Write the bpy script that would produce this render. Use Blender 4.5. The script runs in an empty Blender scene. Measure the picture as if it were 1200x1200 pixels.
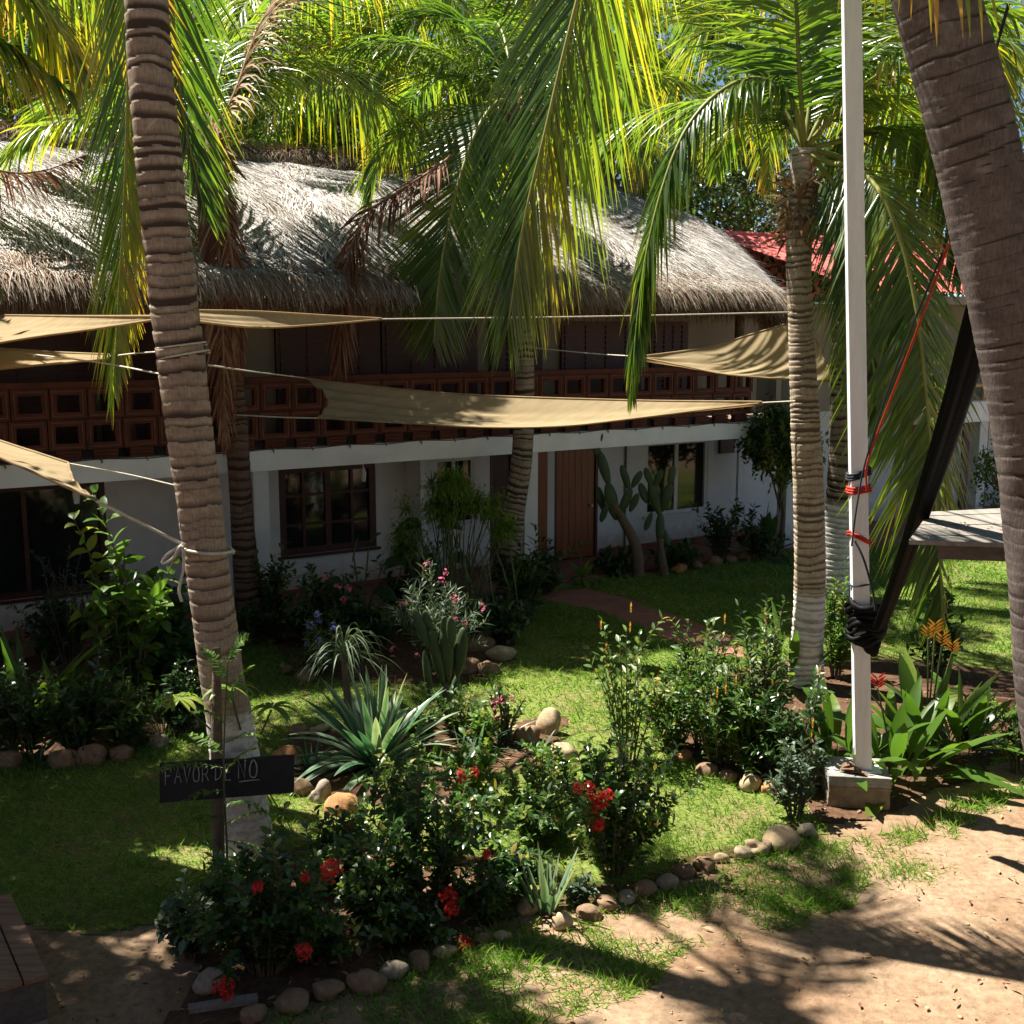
import bpy, bmesh, math, random
import numpy as np
from mathutils import Vector, noise as mnoise

PI = math.pi
rng = np.random.default_rng(7)
random.seed(7)
scene = bpy.context.scene
col = scene.collection

# ------------------------------------------------------------------ camera, sky, sun, exposure
FPX = 1350.0                      # focal length in pixels of the 1200 px photograph
CAMZ = 4.2                        # the photograph was taken from an upper landing
PITCH = math.atan(219 / FPX)
cam_d = bpy.data.cameras.new("camera"); cam = bpy.data.objects.new("camera", cam_d); col.objects.link(cam)
cam.location = (0, 0, CAMZ); cam.rotation_euler = (PI / 2 - PITCH, 0, 0)
cam_d.sensor_width = 36; cam_d.lens = 36 * FPX / 1200; cam_d.clip_end = 2000; cam_d.clip_start = 0.1
scene.camera = cam

SUN_EL = math.radians(61); SX, SY = -0.89, 0.456
world = bpy.data.worlds.new("World"); scene.world = world; world.use_nodes = True
wn = world.node_tree; wn.nodes.clear()
sky = wn.nodes.new('ShaderNodeTexSky'); sky.sky_type = 'NISHITA'; sky.sun_disc = False; sky.air_density = 0.5; sky.dust_density = 0.1
sky.sun_elevation = SUN_EL; sky.sun_rotation = math.atan2(SX, SY)
bg = wn.nodes.new('ShaderNodeBackground'); bg.inputs[1].default_value = 0.05
wo = wn.nodes.new('ShaderNodeOutputWorld')
wn.links.new(sky.outputs[0], bg.inputs[0]); wn.links.new(bg.outputs[0], wo.inputs[0])
sd = bpy.data.lights.new("sun", 'SUN'); sun = bpy.data.objects.new("sun", sd); col.objects.link(sun)
sd.energy = 5.0; sd.angle = math.radians(0.53); sd.color = (1.0, 0.94, 0.84)
svec = Vector((SX * math.cos(SUN_EL), SY * math.cos(SUN_EL), math.sin(SUN_EL)))
sun.rotation_euler = svec.to_track_quat('Z', 'Y').to_euler(); sun.location = (-20, 20, 30)
vs = scene.view_settings
vs.view_transform = 'Standard'; vs.look = 'None'; vs.exposure = 1.68; vs.gamma = 1
scene.cycles.use_denoising = True
scene.cycles.max_bounces = 8; scene.cycles.transmission_bounces = 6; scene.cycles.diffuse_bounces = 3; scene.cycles.glossy_bounces = 2
scene.cycles.sample_clamp_indirect = 6

# ------------------------------------------------------------------ picture point -> place
cp, sp = math.cos(PITCH), math.sin(PITCH)
def ray(px, py):
    x = px - 600.0; up = 600.0 - py
    return np.array([x, FPX * cp + up * sp, -FPX * sp + up * cp])
def G(px, py, z=0.0):
    r = ray(px, py); k = (z - CAMZ) / r[2]
    return np.array([r[0] * k, r[1] * k, z])
def D(px, py, Y):
    r = ray(px, py); k = Y / r[1]
    return np.array([r[0] * k, Y, CAMZ + r[2] * k])
def mpp(p):                       # metres per photograph pixel at a point
    return (p[1] * cp + (CAMZ - p[2]) * sp) / FPX

# ------------------------------------------------------------------ mesh helpers
def nrm(a):
    return a / np.maximum(np.linalg.norm(a, axis=-1, keepdims=True), 1e-9)

class MB:
    def __init__(s): s.V = []; s.F = []; s.T = []; s.n = 0
    def add(s, v, f, tint=0.5, mi=0):
        v = np.asarray(v, dtype=np.float64).reshape(-1, 3)
        t = np.broadcast_to(np.asarray(tint, dtype=np.float64), (len(v),)) if np.ndim(tint) == 0 else np.asarray(tint).reshape(-1)
        s.V.append(v); s.T.append(t)
        f = np.asarray(f, dtype=np.int64)
        s.F.append((f + s.n, mi)); s.n += len(v)
    def mesh(s, name, mats, origin=(0, 0, 0), smooth=True):
        V = np.concatenate(s.V) - np.asarray(origin); T = np.concatenate(s.T)
        me = bpy.data.meshes.new(name)
        me.vertices.add(len(V)); me.vertices.foreach_set('co', V.astype(np.float32).ravel())
        loops = np.concatenate([f.ravel() for f, _ in s.F])
        tot = np.concatenate([np.full(len(f), f.shape[1]) for f, _ in s.F])
        mi = np.concatenate([np.full(len(f), m) for f, m in s.F])
        start = np.concatenate([[0], np.cumsum(tot)[:-1]])
        me.loops.add(len(loops)); me.loops.foreach_set('vertex_index', loops.astype(np.int32))
        me.polygons.add(len(tot)); me.polygons.foreach_set('loop_start', start.astype(np.int32))
        try: me.polygons.foreach_set('loop_total', tot.astype(np.int32))
        except Exception: pass
        me.polygons.foreach_set('material_index', mi.astype(np.int32))
        me.polygons.foreach_set('use_smooth', np.full(len(tot), smooth))
        a = me.attributes.new('tint', 'FLOAT', 'POINT'); a.data.foreach_set('value', T.astype(np.float32))
        me.update(calc_edges=True); me.validate()
        for m in (mats if isinstance(mats, (list, tuple)) else [mats]): me.materials.append(m)
        return me
    def build(s, name, mats, parent=None, origin=(0, 0, 0), smooth=True, loc=None):
        me = s.mesh(name, mats, origin if loc is None else loc, smooth)
        o = bpy.data.objects.new(name, me); col.objects.link(o)
        if parent is not None: o.parent = parent
        if loc is not None: o.location = loc
        return o

def tag(o, label=None, cat=None, group=None, kind=None):
    if label: o['label'] = label
    if cat: o['category'] = cat
    if group: o['group'] = group
    if kind: o['kind'] = kind
    return o
def thing(name, label, cat, loc=(0, 0, 0), group=None, rz=0.0):
    o = bpy.data.objects.new(name, None); col.objects.link(o)
    o.location = [float(c) for c in loc]; o.rotation_euler = (0, 0, rz); o.empty_display_size = 0.2
    return tag(o, label, cat, group)

def blades(mb, base, d, up, L, W, K=4, droop=0.0, fold=0.0, prof=None, tint=0.5, tip=0.0, mi=0, edge=0.0):
    base = np.asarray(base, float).reshape(-1, 3); N = len(base)
    if N == 0: return
    B = lambda a: np.broadcast_to(np.asarray(a, float), (N,))
    d = nrm(np.broadcast_to(np.asarray(d, float), (N, 3))); up = np.broadcast_to(np.asarray(up, float), (N, 3))
    L, W, droop, tint, tip = B(L), B(W), B(droop), B(tint), B(tip)
    t = np.linspace(0, 1, K + 1)
    s = nrm(np.cross(d, up))
    dirs = nrm(d[:, None, :] + (droop[:, None] * t[None, :])[..., None] * np.array([0, 0, -1.0]))
    stp = (dirs[:, :-1] + dirs[:, 1:]) / 2 * (L / K)[:, None, None]
    c = np.concatenate([np.zeros((N, 1, 3)), np.cumsum(stp, axis=1)], axis=1) + base[:, None, :]
    n = np.cross(np.broadcast_to(s[:, None, :], dirs.shape), dirs)
    w = W[:, None] * (prof(t) if prof else (1 - t * 0.9))[None, :]
    e = s[:, None, :] * (w / 2)[..., None]; lift = n * (fold * w)[..., None]
    tt = np.clip(tint[:, None] + tip[:, None] * (t ** 2)[None, :], 0, 1)
    if fold:
        P = np.stack([c - e + lift, c, c + e + lift], axis=2); C = 3
    else:
        P = np.stack([c - e, c + e], axis=2); C = 2
    TT = np.repeat(tt[:, :, None], C, axis=2)
    if edge and C == 3: TT = np.clip(TT + np.array([edge, 0, edge]), 0, 1)
    idx = np.arange(N * (K + 1) * C).reshape(N, K + 1, C)
    fs = [np.stack([idx[:, :-1, j], idx[:, :-1, j + 1], idx[:, 1:, j + 1], idx[:, 1:, j]], axis=-1).reshape(-1, 4) for j in range(C - 1)]
    mb.add(P.reshape(-1, 3), np.concatenate(fs), TT.ravel(), mi)

p_leaf = lambda t: np.maximum(np.sin(PI * np.clip(t, 0, 1) ** 0.85) ** 0.75, 0.04)
p_strap = lambda t: np.maximum(np.minimum(1, 0.45 + t * 3.0) * (1 - t ** 3.0), 0.03)
p_palm = lambda t: np.maximum(np.minimum(1, 0.55 + t * 4) * (1 - t ** 2.2), 0.04)
p_lance = lambda t: np.maximum(np.sin(PI * t ** 0.7), 0.05)
p_grass = lambda t: np.maximum(1 - t ** 1.6, 0.05)

def catmull(ctrl, n):
    P = np.asarray(ctrl, float)
    P = np.vstack([2 * P[0] - P[1], P, 2 * P[-1] - P[-2]])
    m = len(P) - 3
    u = np.linspace(0, m - 1e-6, n); i = u.astype(int); f = (u - i)[:, None]
    p0, p1, p2, p3 = P[i], P[i + 1], P[i + 2], P[i + 3]
    out = 0.5 * (2 * p1 + (p2 - p0) * f + (2 * p0 - 5 * p1 + 4 * p2 - p3) * f ** 2 + (3 * p1 - p0 - 3 * p2 + p3) * f ** 3)
    seg = np.concatenate([[0], np.cumsum(np.linalg.norm(np.diff(out, axis=0), axis=1))])
    q = np.linspace(0, seg[-1], n)
    return np.stack([np.interp(q, seg, out[:, k]) for k in range(3)], axis=1)

def frames(pts, s0=None):
    T = nrm(np.gradient(pts, axis=0))
    S = np.zeros_like(T)
    if s0 is None:
        s = np.cross(T[0], [0, 0, 1.0])
        if np.linalg.norm(s) < 0.15: s = np.array([1.0, 0, 0])
    else: s = np.asarray(s0, float)
    for i in range(len(T)):
        s = s - T[i] * np.dot(s, T[i]); s = s / max(np.linalg.norm(s), 1e-9); S[i] = s
    U = np.cross(S, T)
    return T, S, U

def tube(mb, pts, r, sides=8, tint=0.5, mi=0, cap=True):
    pts = np.asarray(pts, float); n = len(pts); r = np.broadcast_to(np.asarray(r, float), (n,))
    T, S, U = frames(pts)
    a = np.linspace(0, 2 * PI, sides, endpoint=False)
    ring = (S[:, None, :] * np.cos(a)[None, :, None] + U[:, None, :] * np.sin(a)[None, :, None]) * r[:, None, None] + pts[:, None, :]
    idx = np.arange(n * sides).reshape(n, sides); nx = np.roll(idx, -1, axis=1)
    f = np.stack([idx[:-1], nx[:-1], nx[1:], idx[1:]], axis=-1).reshape(-1, 4)
    tt = tint if np.ndim(tint) == 0 else np.repeat(tint, sides)
    mb.add(ring.reshape(-1, 3), f, tt, mi)
    if cap:
        for row in (0, -1):
            mb.add(ring[row], [list(range(sides)) if row else list(range(sides))[::-1]], tint if np.ndim(tint) == 0 else tint[row], mi)

def box(mb, lo, hi, tint=0.5, mi=0):
    x0, y0, z0 = lo; x1, y1, z1 = hi
    v = [(x0, y0, z0), (x1, y0, z0), (x1, y1, z0), (x0, y1, z0), (x0, y0, z1), (x1, y0, z1), (x1, y1, z1), (x0, y1, z1)]
    mb.add(v, [(0, 3, 2, 1), (4, 5, 6, 7), (0, 1, 5, 4), (1, 2, 6, 5), (2, 3, 7, 6), (3, 0, 4, 7)], tint, mi)

def hexa(mb, bottom, top, tint=0.5, mi=0):
    v = list(bottom) + list(top)
    mb.add(v, [(0, 3, 2, 1), (4, 5, 6, 7), (0, 1, 5, 4), (1, 2, 6, 5), (2, 3, 7, 6), (3, 0, 4, 7)], tint, mi)

_ico = None
def ico():
    global _ico
    if _ico is None:
        bm = bmesh.new(); bmesh.ops.create_icosphere(bm, subdivisions=3, radius=1)
        _ico = (np.array([v.co[:] for v in bm.verts]), np.array([[v.index for v in f.verts] for f in bm.faces])); bm.free()
    return _ico
def lump(mb, c, ax, amp=0.18, seed=0, tint=0.5, mi=0, rot=0.0):
    v, f = ico(); r = np.random.default_rng(seed)
    k = np.ones(len(v))
    for q in range(7):
        w = r.normal(size=3) * (1.2 + 0.5 * q); k += amp / (1 + 0.6 * q) * np.sin(v @ w + r.uniform(0, 6.28))
    p = v * k[:, None] * np.asarray(ax)
    cr, sr = math.cos(rot), math.sin(rot)
    p = np.stack([p[:, 0] * cr - p[:, 1] * sr, p[:, 0] * sr + p[:, 1] * cr, p[:, 2]], axis=1)
    mb.add(p + np.asarray(c), f, tint, mi)

def vnoise(x, y, s=1.0, seed=0):
    r = np.random.default_rng(seed); out = 0
    for k in range(6):
        a = r.uniform(0, 2 * PI); f = s * (1 + 0.7 * k)
        out = out + np.sin((x * math.cos(a) + y * math.sin(a)) * f + r.uniform(0, 6.28)) / (1 + 0.5 * k)
    return out / 3.0

# ------------------------------------------------------------------ materials
def new_mat(name):
    m = bpy.data.materials.new(name); m.use_nodes = True; nt = m.node_tree; nt.nodes.clear()
    out = nt.nodes.new('ShaderNodeOutputMaterial')
    return m, nt, out
def ramp(nt, stops, src):
    r = nt.nodes.new('ShaderNodeValToRGB'); e = r.color_ramp.elements
    while len(e) > 1: e.remove(e[-1])
    e[0].position = stops[0][0]; e[0].color = (*stops[0][1], 1)
    for p, c in stops[1:]:
        q = e.new(p); q.color = (*c, 1)
    nt.links.new(src, r.inputs[0]); return r.outputs[0]
def noise_tex(nt, scale, detail=5, rough=0.6, coord='Object', stretch=None, dist=0.0):
    tc = nt.nodes.new('ShaderNodeTexCoord'); src = tc.outputs[coord]
    if stretch:
        mp = nt.nodes.new('ShaderNodeMapping'); mp.inputs['Scale'].default_value = stretch; nt.links.new(src, mp.inputs[0]); src = mp.outputs[0]
    n = nt.nodes.new('ShaderNodeTexNoise'); n.inputs['Scale'].default_value = scale; n.inputs['Detail'].default_value = detail
    n.inputs['Roughness'].default_value = rough; n.inputs['Distortion'].default_value = dist
    nt.links.new(src, n.inputs['Vector']); return n.outputs[0]
def mixc(nt, a, b, fac, mode='MIX'):
    m = nt.nodes.new('ShaderNodeMix'); m.data_type = 'RGBA'; m.blend_type = mode
    for sock, val in ((m.inputs[0], fac), (m.inputs[6], a), (m.inputs[7], b)):
        if isinstance(val, bpy.types.NodeSocket): nt.links.new(val, sock)
        elif isinstance(val, (tuple, list)): sock.default_value = (*val, 1)
        else: sock.default_value = val
    return m.outputs[2]
def mathn(nt, op, a, b=0.0, clamp=False):
    m = nt.nodes.new('ShaderNodeMath'); m.operation = op; m.use_clamp = clamp
    for i, val in enumerate((a, b)):
        if isinstance(val, bpy.types.NodeSocket): nt.links.new(val, m.inputs[i])
        else: m.inputs[i].default_value = val
    return m.outputs[0]
def bump(nt, src, strength=0.4, dist=0.02):
    b = nt.nodes.new('ShaderNodeBump'); b.inputs['Strength'].default_value = strength; b.inputs['Distance'].default_value = dist
    nt.links.new(src, b.inputs['Height']); return b.outputs[0]
def attr(nt, name='tint'):
    a = nt.nodes.new('ShaderNodeAttribute'); a.attribute_name = name; return a.outputs['Fac']
def bsdf(nt, out, color, rough=0.8, normal=None, spec=0.3, metal=0.0):
    p = nt.nodes.new('ShaderNodeBsdfPrincipled')
    if isinstance(color, bpy.types.NodeSocket): nt.links.new(color, p.inputs['Base Color'])
    else: p.inputs['Base Color'].default_value = (*color, 1)
    if isinstance(rough, bpy.types.NodeSocket): nt.links.new(rough, p.inputs['Roughness'])
    else: p.inputs['Roughness'].default_value = rough
    p.inputs['Specular IOR Level'].default_value = spec; p.inputs['Metallic'].default_value = metal
    if normal is not None: nt.links.new(normal, p.inputs['Normal'])
    nt.links.new(p.outputs[0], out.inputs[0]); return p

def simple(name, c, rough=0.8, var=0.25, scale=6.0, bstr=0.25, bdist=0.01, spec=0.3, stretch=None, metal=0.0):
    m, nt, out = new_mat(name)
    n = noise_tex(nt, scale, 6, 0.65, stretch=stretch)
    lo = tuple(x * (1 - var) for x in c); hi = tuple(min(1, x * (1 + var)) for x in c)
    cc = ramp(nt, [(0.3, lo), (0.7, hi)], n)
    n2 = noise_tex(nt, scale * 6, 4, 0.6, stretch=stretch)
    bsdf(nt, out, cc, rough, bump(nt, n2, bstr, bdist), spec, metal); return m

def leaf_mat(name, stops, trans=0.4, rough=0.42, spec=0.45, boost=(1.5, 1.55, 0.8)):
    m, nt, out = new_mat(name)
    n = noise_tex(nt, 1.7, 3, 0.5)
    t = mathn(nt, 'ADD', attr(nt), mathn(nt, 'MULTIPLY', mathn(nt, 'SUBTRACT', n, 0.5), 0.35), True)
    c = ramp(nt, stops, t)
    p = nt.nodes.new('ShaderNodeBsdfPrincipled'); nt.links.new(c, p.inputs['Base Color'])
    p.inputs['Roughness'].default_value = rough; p.inputs['Specular IOR Level'].default_value = spec
    tr = nt.nodes.new('ShaderNodeBsdfTranslucent')
    nt.links.new(mixc(nt, c, boost, 1.0, 'MULTIPLY'), tr.inputs[0])
    mx = nt.nodes.new('ShaderNodeMixShader'); mx.inputs[0].default_value = trans
    nt.links.new(p.outputs[0], mx.inputs[1]); nt.links.new(tr.outputs[0], mx.inputs[2])
    nt.links.new(mx.outputs[0], out.inputs[0]); return m

PALM_STOPS = [(0.0, (0.035, 0.075, 0.018)), (0.35, (0.075, 0.140, 0.026)), (0.6, (0.165, 0.215, 0.030)), (0.8, (0.34, 0.28, 0.030)), (1.0, (0.36, 0.20, 0.06))]
M = {}
M['palm'] = leaf_mat('palm_leaf', PALM_STOPS, 0.54, 0.30, 0.75, (2.05, 2.05, 0.65))
M['rachis'] = simple('palm_rachis', (0.20, 0.21, 0.045), 0.5, 0.25, 3, 0.1)
M['dead_palm'] = leaf_mat('dead_palm_leaf', [(0, (0.09, 0.034, 0.018)), (0.5, (0.18, 0.075, 0.042)), (1, (0.36, 0.22, 0.14))], 0.15, 0.7, 0.2, (1.2, 1.0, 0.8))
M['shrimp'] = leaf_mat('yellow_bract', [(0, (0.35, 0.15, 0.03)), (1, (0.60, 0.42, 0.06))], 0.3, 0.5, 0.3, (1.1, 1, 1))
M['straw_leaf'] = leaf_mat('pale_dry_leaf', [(0, (0.16, 0.09, 0.045)), (0.5, (0.30, 0.20, 0.11)), (1, (0.45, 0.36, 0.23))], 0.2, 0.7, 0.2, (1.2, 1.0, 0.8))
M['dead_rachis'] = simple('dead_rachis', (0.22, 0.13, 0.075), 0.8, 0.3, 4)
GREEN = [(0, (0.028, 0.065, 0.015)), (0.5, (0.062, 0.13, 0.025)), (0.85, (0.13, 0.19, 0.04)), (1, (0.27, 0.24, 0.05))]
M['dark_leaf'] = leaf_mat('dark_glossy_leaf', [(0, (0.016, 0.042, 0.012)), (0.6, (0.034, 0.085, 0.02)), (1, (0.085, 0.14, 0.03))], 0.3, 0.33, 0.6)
M['ixora_leaf'] = leaf_mat('ixora_leaf', [(0, (0.02, 0.055, 0.014)), (0.6, (0.05, 0.115, 0.024)), (0.9, (0.11, 0.17, 0.035)), (1, (0.26, 0.22, 0.05))], 0.33, 0.28, 0.65)
M['mid_leaf'] = leaf_mat('mid_green_leaf', GREEN, 0.38, 0.42, 0.5)
M['light_leaf'] = leaf_mat('light_green_leaf', [(0, (0.05, 0.12, 0.02)), (0.6, (0.11, 0.21, 0.03)), (1, (0.24, 0.27, 0.04))], 0.45, 0.45, 0.45)
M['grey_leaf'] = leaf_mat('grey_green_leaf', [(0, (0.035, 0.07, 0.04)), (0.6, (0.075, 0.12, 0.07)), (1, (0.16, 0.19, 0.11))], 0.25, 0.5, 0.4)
M['agave'] = leaf_mat('blue_green_leaf', [(0, (0.028, 0.09, 0.05)), (0.5, (0.06, 0.15, 0.085)), (1, (0.34, 0.40, 0.27))], 0.3, 0.34, 0.5)
M['strap_leaf'] = leaf_mat('strap_leaf', [(0, (0.03, 0.08, 0.014)), (0.6, (0.075, 0.15, 0.02)), (1, (0.19, 0.22, 0.03))], 0.45, 0.35, 0.5)
M['far_leaf'] = leaf_mat('far_tree_leaf', [(0, (0.03, 0.065, 0.015)), (0.5, (0.075, 0.14, 0.025)), (1, (0.17, 0.21, 0.035))], 0.45, 0.5, 0.4)
M['red'] = leaf_mat('red_petal', [(0, (0.42, 0.012, 0.012)), (1, (0.75, 0.05, 0.04))], 0.3, 0.5, 0.3, (1.2, 1, 1))
M['pink'] = leaf_mat('pink_petal', [(0, (0.62, 0.08, 0.17)), (1, (0.85, 0.38, 0.5))], 0.3, 0.5, 0.3, (1.1, 1, 1))
M['orange'] = leaf_mat('orange_bract', [(0, (0.55, 0.17, 0.02)), (1, (0.72, 0.42, 0.05))], 0.3, 0.5, 0.3, (1.1, 1, 1))
M['blue'] = leaf_mat('blue_petal', [(0, (0.16, 0.18, 0.55)), (1, (0.35, 0.38, 0.75))], 0.3, 0.5, 0.3, (1, 1, 1.1))
M['stem'] = simple('green_stem', (0.07, 0.09, 0.03), 0.6, 0.3, 8)
M['bark'] = simple('brown_bark', (0.13, 0.095, 0.065), 0.9, 0.35, 9, 0.5, 0.02)
M['cactus'] = simple('cactus_skin', (0.045, 0.075, 0.03), 0.55, 0.25, 5, 0.25, 0.01)
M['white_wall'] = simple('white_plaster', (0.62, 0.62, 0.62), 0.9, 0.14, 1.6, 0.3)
def wall_mat():
    m, nt, out = new_mat('white_plaster_stained')
    n = noise_tex(nt, 1.6, 6, 0.65); st = noise_tex(nt, 2.2, 5, 0.7, stretch=(5, 5, 0.45)); sp = noise_tex(nt, 7, 5, 0.7)
    c = ramp(nt, [(0.3, (0.54, 0.54, 0.54)), (0.7, (0.66, 0.66, 0.655))], n)
    c = mixc(nt, c, (0.42, 0.40, 0.37), ramp(nt, [(0.58, (0, 0, 0)), (0.8, (0.55, 0.55, 0.55))], st))
    tc = nt.nodes.new('ShaderNodeTexCoord'); sx = nt.nodes.new('ShaderNodeSeparateXYZ'); nt.links.new(tc.outputs['Object'], sx.inputs[0])
    z = mathn(nt, 'SUBTRACT', sx.outputs[2], mathn(nt, 'MULTIPLY', sp, 0.75))
    f = mathn(nt, 'MULTIPLY', mathn(nt, 'SUBTRACT', 0.10, z), 3.0, True)
    c = mixc(nt, c, (0.34, 0.24, 0.18), mathn(nt, 'MULTIPLY', f, 0.7))
    bsdf(nt, out, c, 0.9, bump(nt, sp, 0.25, 0.01), 0.2); return m
M['white_wall'] = wall_mat()
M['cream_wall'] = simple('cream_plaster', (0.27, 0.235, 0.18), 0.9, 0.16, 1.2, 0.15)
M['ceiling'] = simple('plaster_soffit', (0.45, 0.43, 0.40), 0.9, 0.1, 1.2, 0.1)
M['beam'] = simple('white_beam', (0.74, 0.76, 0.76), 0.75, 0.12, 1.5, 0.12)
M['skirt'] = simple('red_skirting', (0.20, 0.055, 0.035), 0.7, 0.25, 4)
M['clay'] = simple('clay_block', (0.095, 0.028, 0.017), 0.8, 0.35, 3.0, 0.3)
M['clay_edge'] = simple('clay_mortar', (0.17, 0.085, 0.055), 0.9, 0.3, 5)
M['door_wood'] = simple('varnished_door', (0.24, 0.068, 0.018), 0.45, 0.3, 3, 0.15, 0.005, 0.4, (6, 6, 0.5))
M['frame_wood'] = simple('dark_red_wood', (0.06, 0.016, 0.010), 0.5, 0.3, 4, 0.15, 0.005, 0.4)
M['alu'] = simple('aluminium', (0.55, 0.55, 0.53), 0.4, 0.1, 3, 0.05, 0.005, 0.5)
M['white_metal'] = simple('white_painted_metal', (0.74, 0.74, 0.74), 0.45, 0.10, 5.0, 0.15, 0.004, 0.4, (3, 3, 0.4))
M['concrete'] = simple('grey_concrete', (0.24, 0.235, 0.215), 0.9, 0.4, 9, 0.5, 0.01)
M['block'] = simple('tan_concrete_block', (0.22, 0.175, 0.125), 0.95, 0.4, 9, 0.5, 0.01)
M['sail'] = None
M['rope'] = simple('pale_rope', (0.50, 0.46, 0.38), 0.9, 0.2, 30)
M['black_cloth'] = simple('black_nylon', (0.003, 0.003, 0.0035), 0.6, 0.4, 4, 0.5, 0.01, 0.12)
M['black_rope'] = simple('black_rope', (0.02, 0.025, 0.035), 0.8, 0.3, 30)
M['red_rope'] = simple('red_rope', (0.40, 0.03, 0.015), 0.75, 0.3, 30)
M['board'] = simple('black_board', (0.018, 0.019, 0.024), 0.6, 0.4, 5, 0.1)
M['chalk'] = simple('chalk_paint', (0.30, 0.31, 0.33), 0.9, 0.3, 30)
M['deck'] = simple('brown_deck_wood', (0.22, 0.125, 0.08), 0.6, 0.4, 3, 0.35, 0.006, 0.35, (1.0, 9, 9))
M['grey_wood'] = simple('weathered_wood', (0.22, 0.20, 0.175), 0.85, 0.3, 3, 0.35, 0.006, 0.2, (8, 1, 8))
M['dark_wood'] = simple('dark_fascia_wood', (0.10, 0.085, 0.075), 0.7, 0.35, 3, 0.3, 0.006, 0.3, (1, 8, 8))
M['bamboo'] = simple('bamboo_pole', (0.45, 0.30, 0.11), 0.5, 0.25, 6)
M['husk'] = simple('dry_husk', (0.17, 0.095, 0.055), 0.8, 0.35, 7, 0.4)
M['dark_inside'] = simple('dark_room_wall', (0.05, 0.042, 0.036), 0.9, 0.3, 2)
M['roof_tile'] = simple('red_roof_tile', (0.52, 0.11, 0.095), 0.65, 0.3, 2.2, 0.2)

def glass_mat():
    m, nt, out = new_mat('window_glass')
    bsdf(nt, out, (0.012, 0.013, 0.014), 0.06, None, 0.6); return m
M['glass'] = glass_mat()

def sail_mat():
    m, nt, out = new_mat('shade_cloth')
    n = noise_tex(nt, 3, 4, 0.6, stretch=(1, 6, 1))
    c = ramp(nt, [(0.3, (0.33, 0.255, 0.15)), (0.7, (0.42, 0.335, 0.205))], n)
    tc = nt.nodes.new('ShaderNodeTexCoord')
    wv = nt.nodes.new('ShaderNodeTexWave'); wv.inputs['Scale'].default_value = 60; nt.links.new(tc.outputs['Object'], wv.inputs[0])
    d = nt.nodes.new('ShaderNodeBsdfDiffuse'); nt.links.new(c, d.inputs[0]); nt.links.new(bump(nt, wv.outputs[0], 0.15, 0.004), d.inputs['Normal'])
    t = nt.nodes.new('ShaderNodeBsdfTranslucent'); nt.links.new(mixc(nt, c, (1.2, 1.0, 0.7), 1.0, 'MULTIPLY'), t.inputs[0])
    mx = nt.nodes.new('ShaderNodeMixShader'); mx.inputs[0].default_value = 0.35
    nt.links.new(d.outputs[0], mx.inputs[1]); nt.links.new(t.outputs[0], mx.inputs[2]); nt.links.new(mx.outputs[0], out.inputs[0])
    return m
M['sail'] = sail_mat()

def trunk_mat(name, c_hi, c_lo, dark, paint_z=None, cover=0.15, pw=(0.50, 0.48, 0.45)):
    m, nt, out = new_mat(name)
    n = noise_tex(nt, 5, 6, 0.7, stretch=(1, 1, 2.2)); fib = noise_tex(nt, 26, 4, 0.7, stretch=(3.5, 3.5, 0.6))
    c = ramp(nt, [(0.3, c_lo), (0.68, c_hi)], n)
    c = mixc(nt, c, ramp(nt, [(0.25, (0.55, 0.52, 0.5)), (0.7, (1.15, 1.15, 1.15))], fib), 1.0, 'MULTIPLY')
    c = mixc(nt, c, tuple(min(.6, x * 1.25 + .05) for x in c_hi), ramp(nt, [(0.58, (0, 0, 0)), (0.68, (0.55, 0.55, 0.55))], noise_tex(nt, 2.6, 6, 0.7, dist=1.2)))
    c = mixc(nt, c, tuple(x * 0.5 for x in c_lo), ramp(nt, [(0.60, (0, 0, 0)), (0.72, (0.6, 0.6, 0.6))], noise_tex(nt, 3.7, 5, 0.7, stretch=(1, 1, 0.6), dist=0.7)))
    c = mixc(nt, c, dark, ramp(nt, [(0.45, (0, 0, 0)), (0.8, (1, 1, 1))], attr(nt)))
    if paint_z is not None:
        tc = nt.nodes.new('ShaderNodeTexCoord'); sx = nt.nodes.new('ShaderNodeSeparateXYZ'); nt.links.new(tc.outputs['Object'], sx.inputs[0])
        z = mathn(nt, 'ADD', sx.outputs[2], mathn(nt, 'MULTIPLY', mathn(nt, 'SUBTRACT', n, 0.5), 0.22))
        f = mathn(nt, 'MULTIPLY', mathn(nt, 'SUBTRACT', paint_z, z), 18.0, True)
        chip = ramp(nt, [(0.42, (0, 0, 0)), (0.54, (1, 1, 1))], noise_tex(nt, 9, 6, 0.75, stretch=(1, 1, 1.6)))
        f = mathn(nt, 'MULTIPLY', f, mathn(nt, 'ADD', mathn(nt, 'MULTIPLY', chip, 0.9 - cover), cover))
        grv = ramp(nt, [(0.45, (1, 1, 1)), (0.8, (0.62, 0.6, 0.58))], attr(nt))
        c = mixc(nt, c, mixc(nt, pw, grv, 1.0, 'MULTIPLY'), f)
    bsdf(nt, out, c, 0.9, bump(nt, fib, 0.6, 0.012), 0.15); return m

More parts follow.
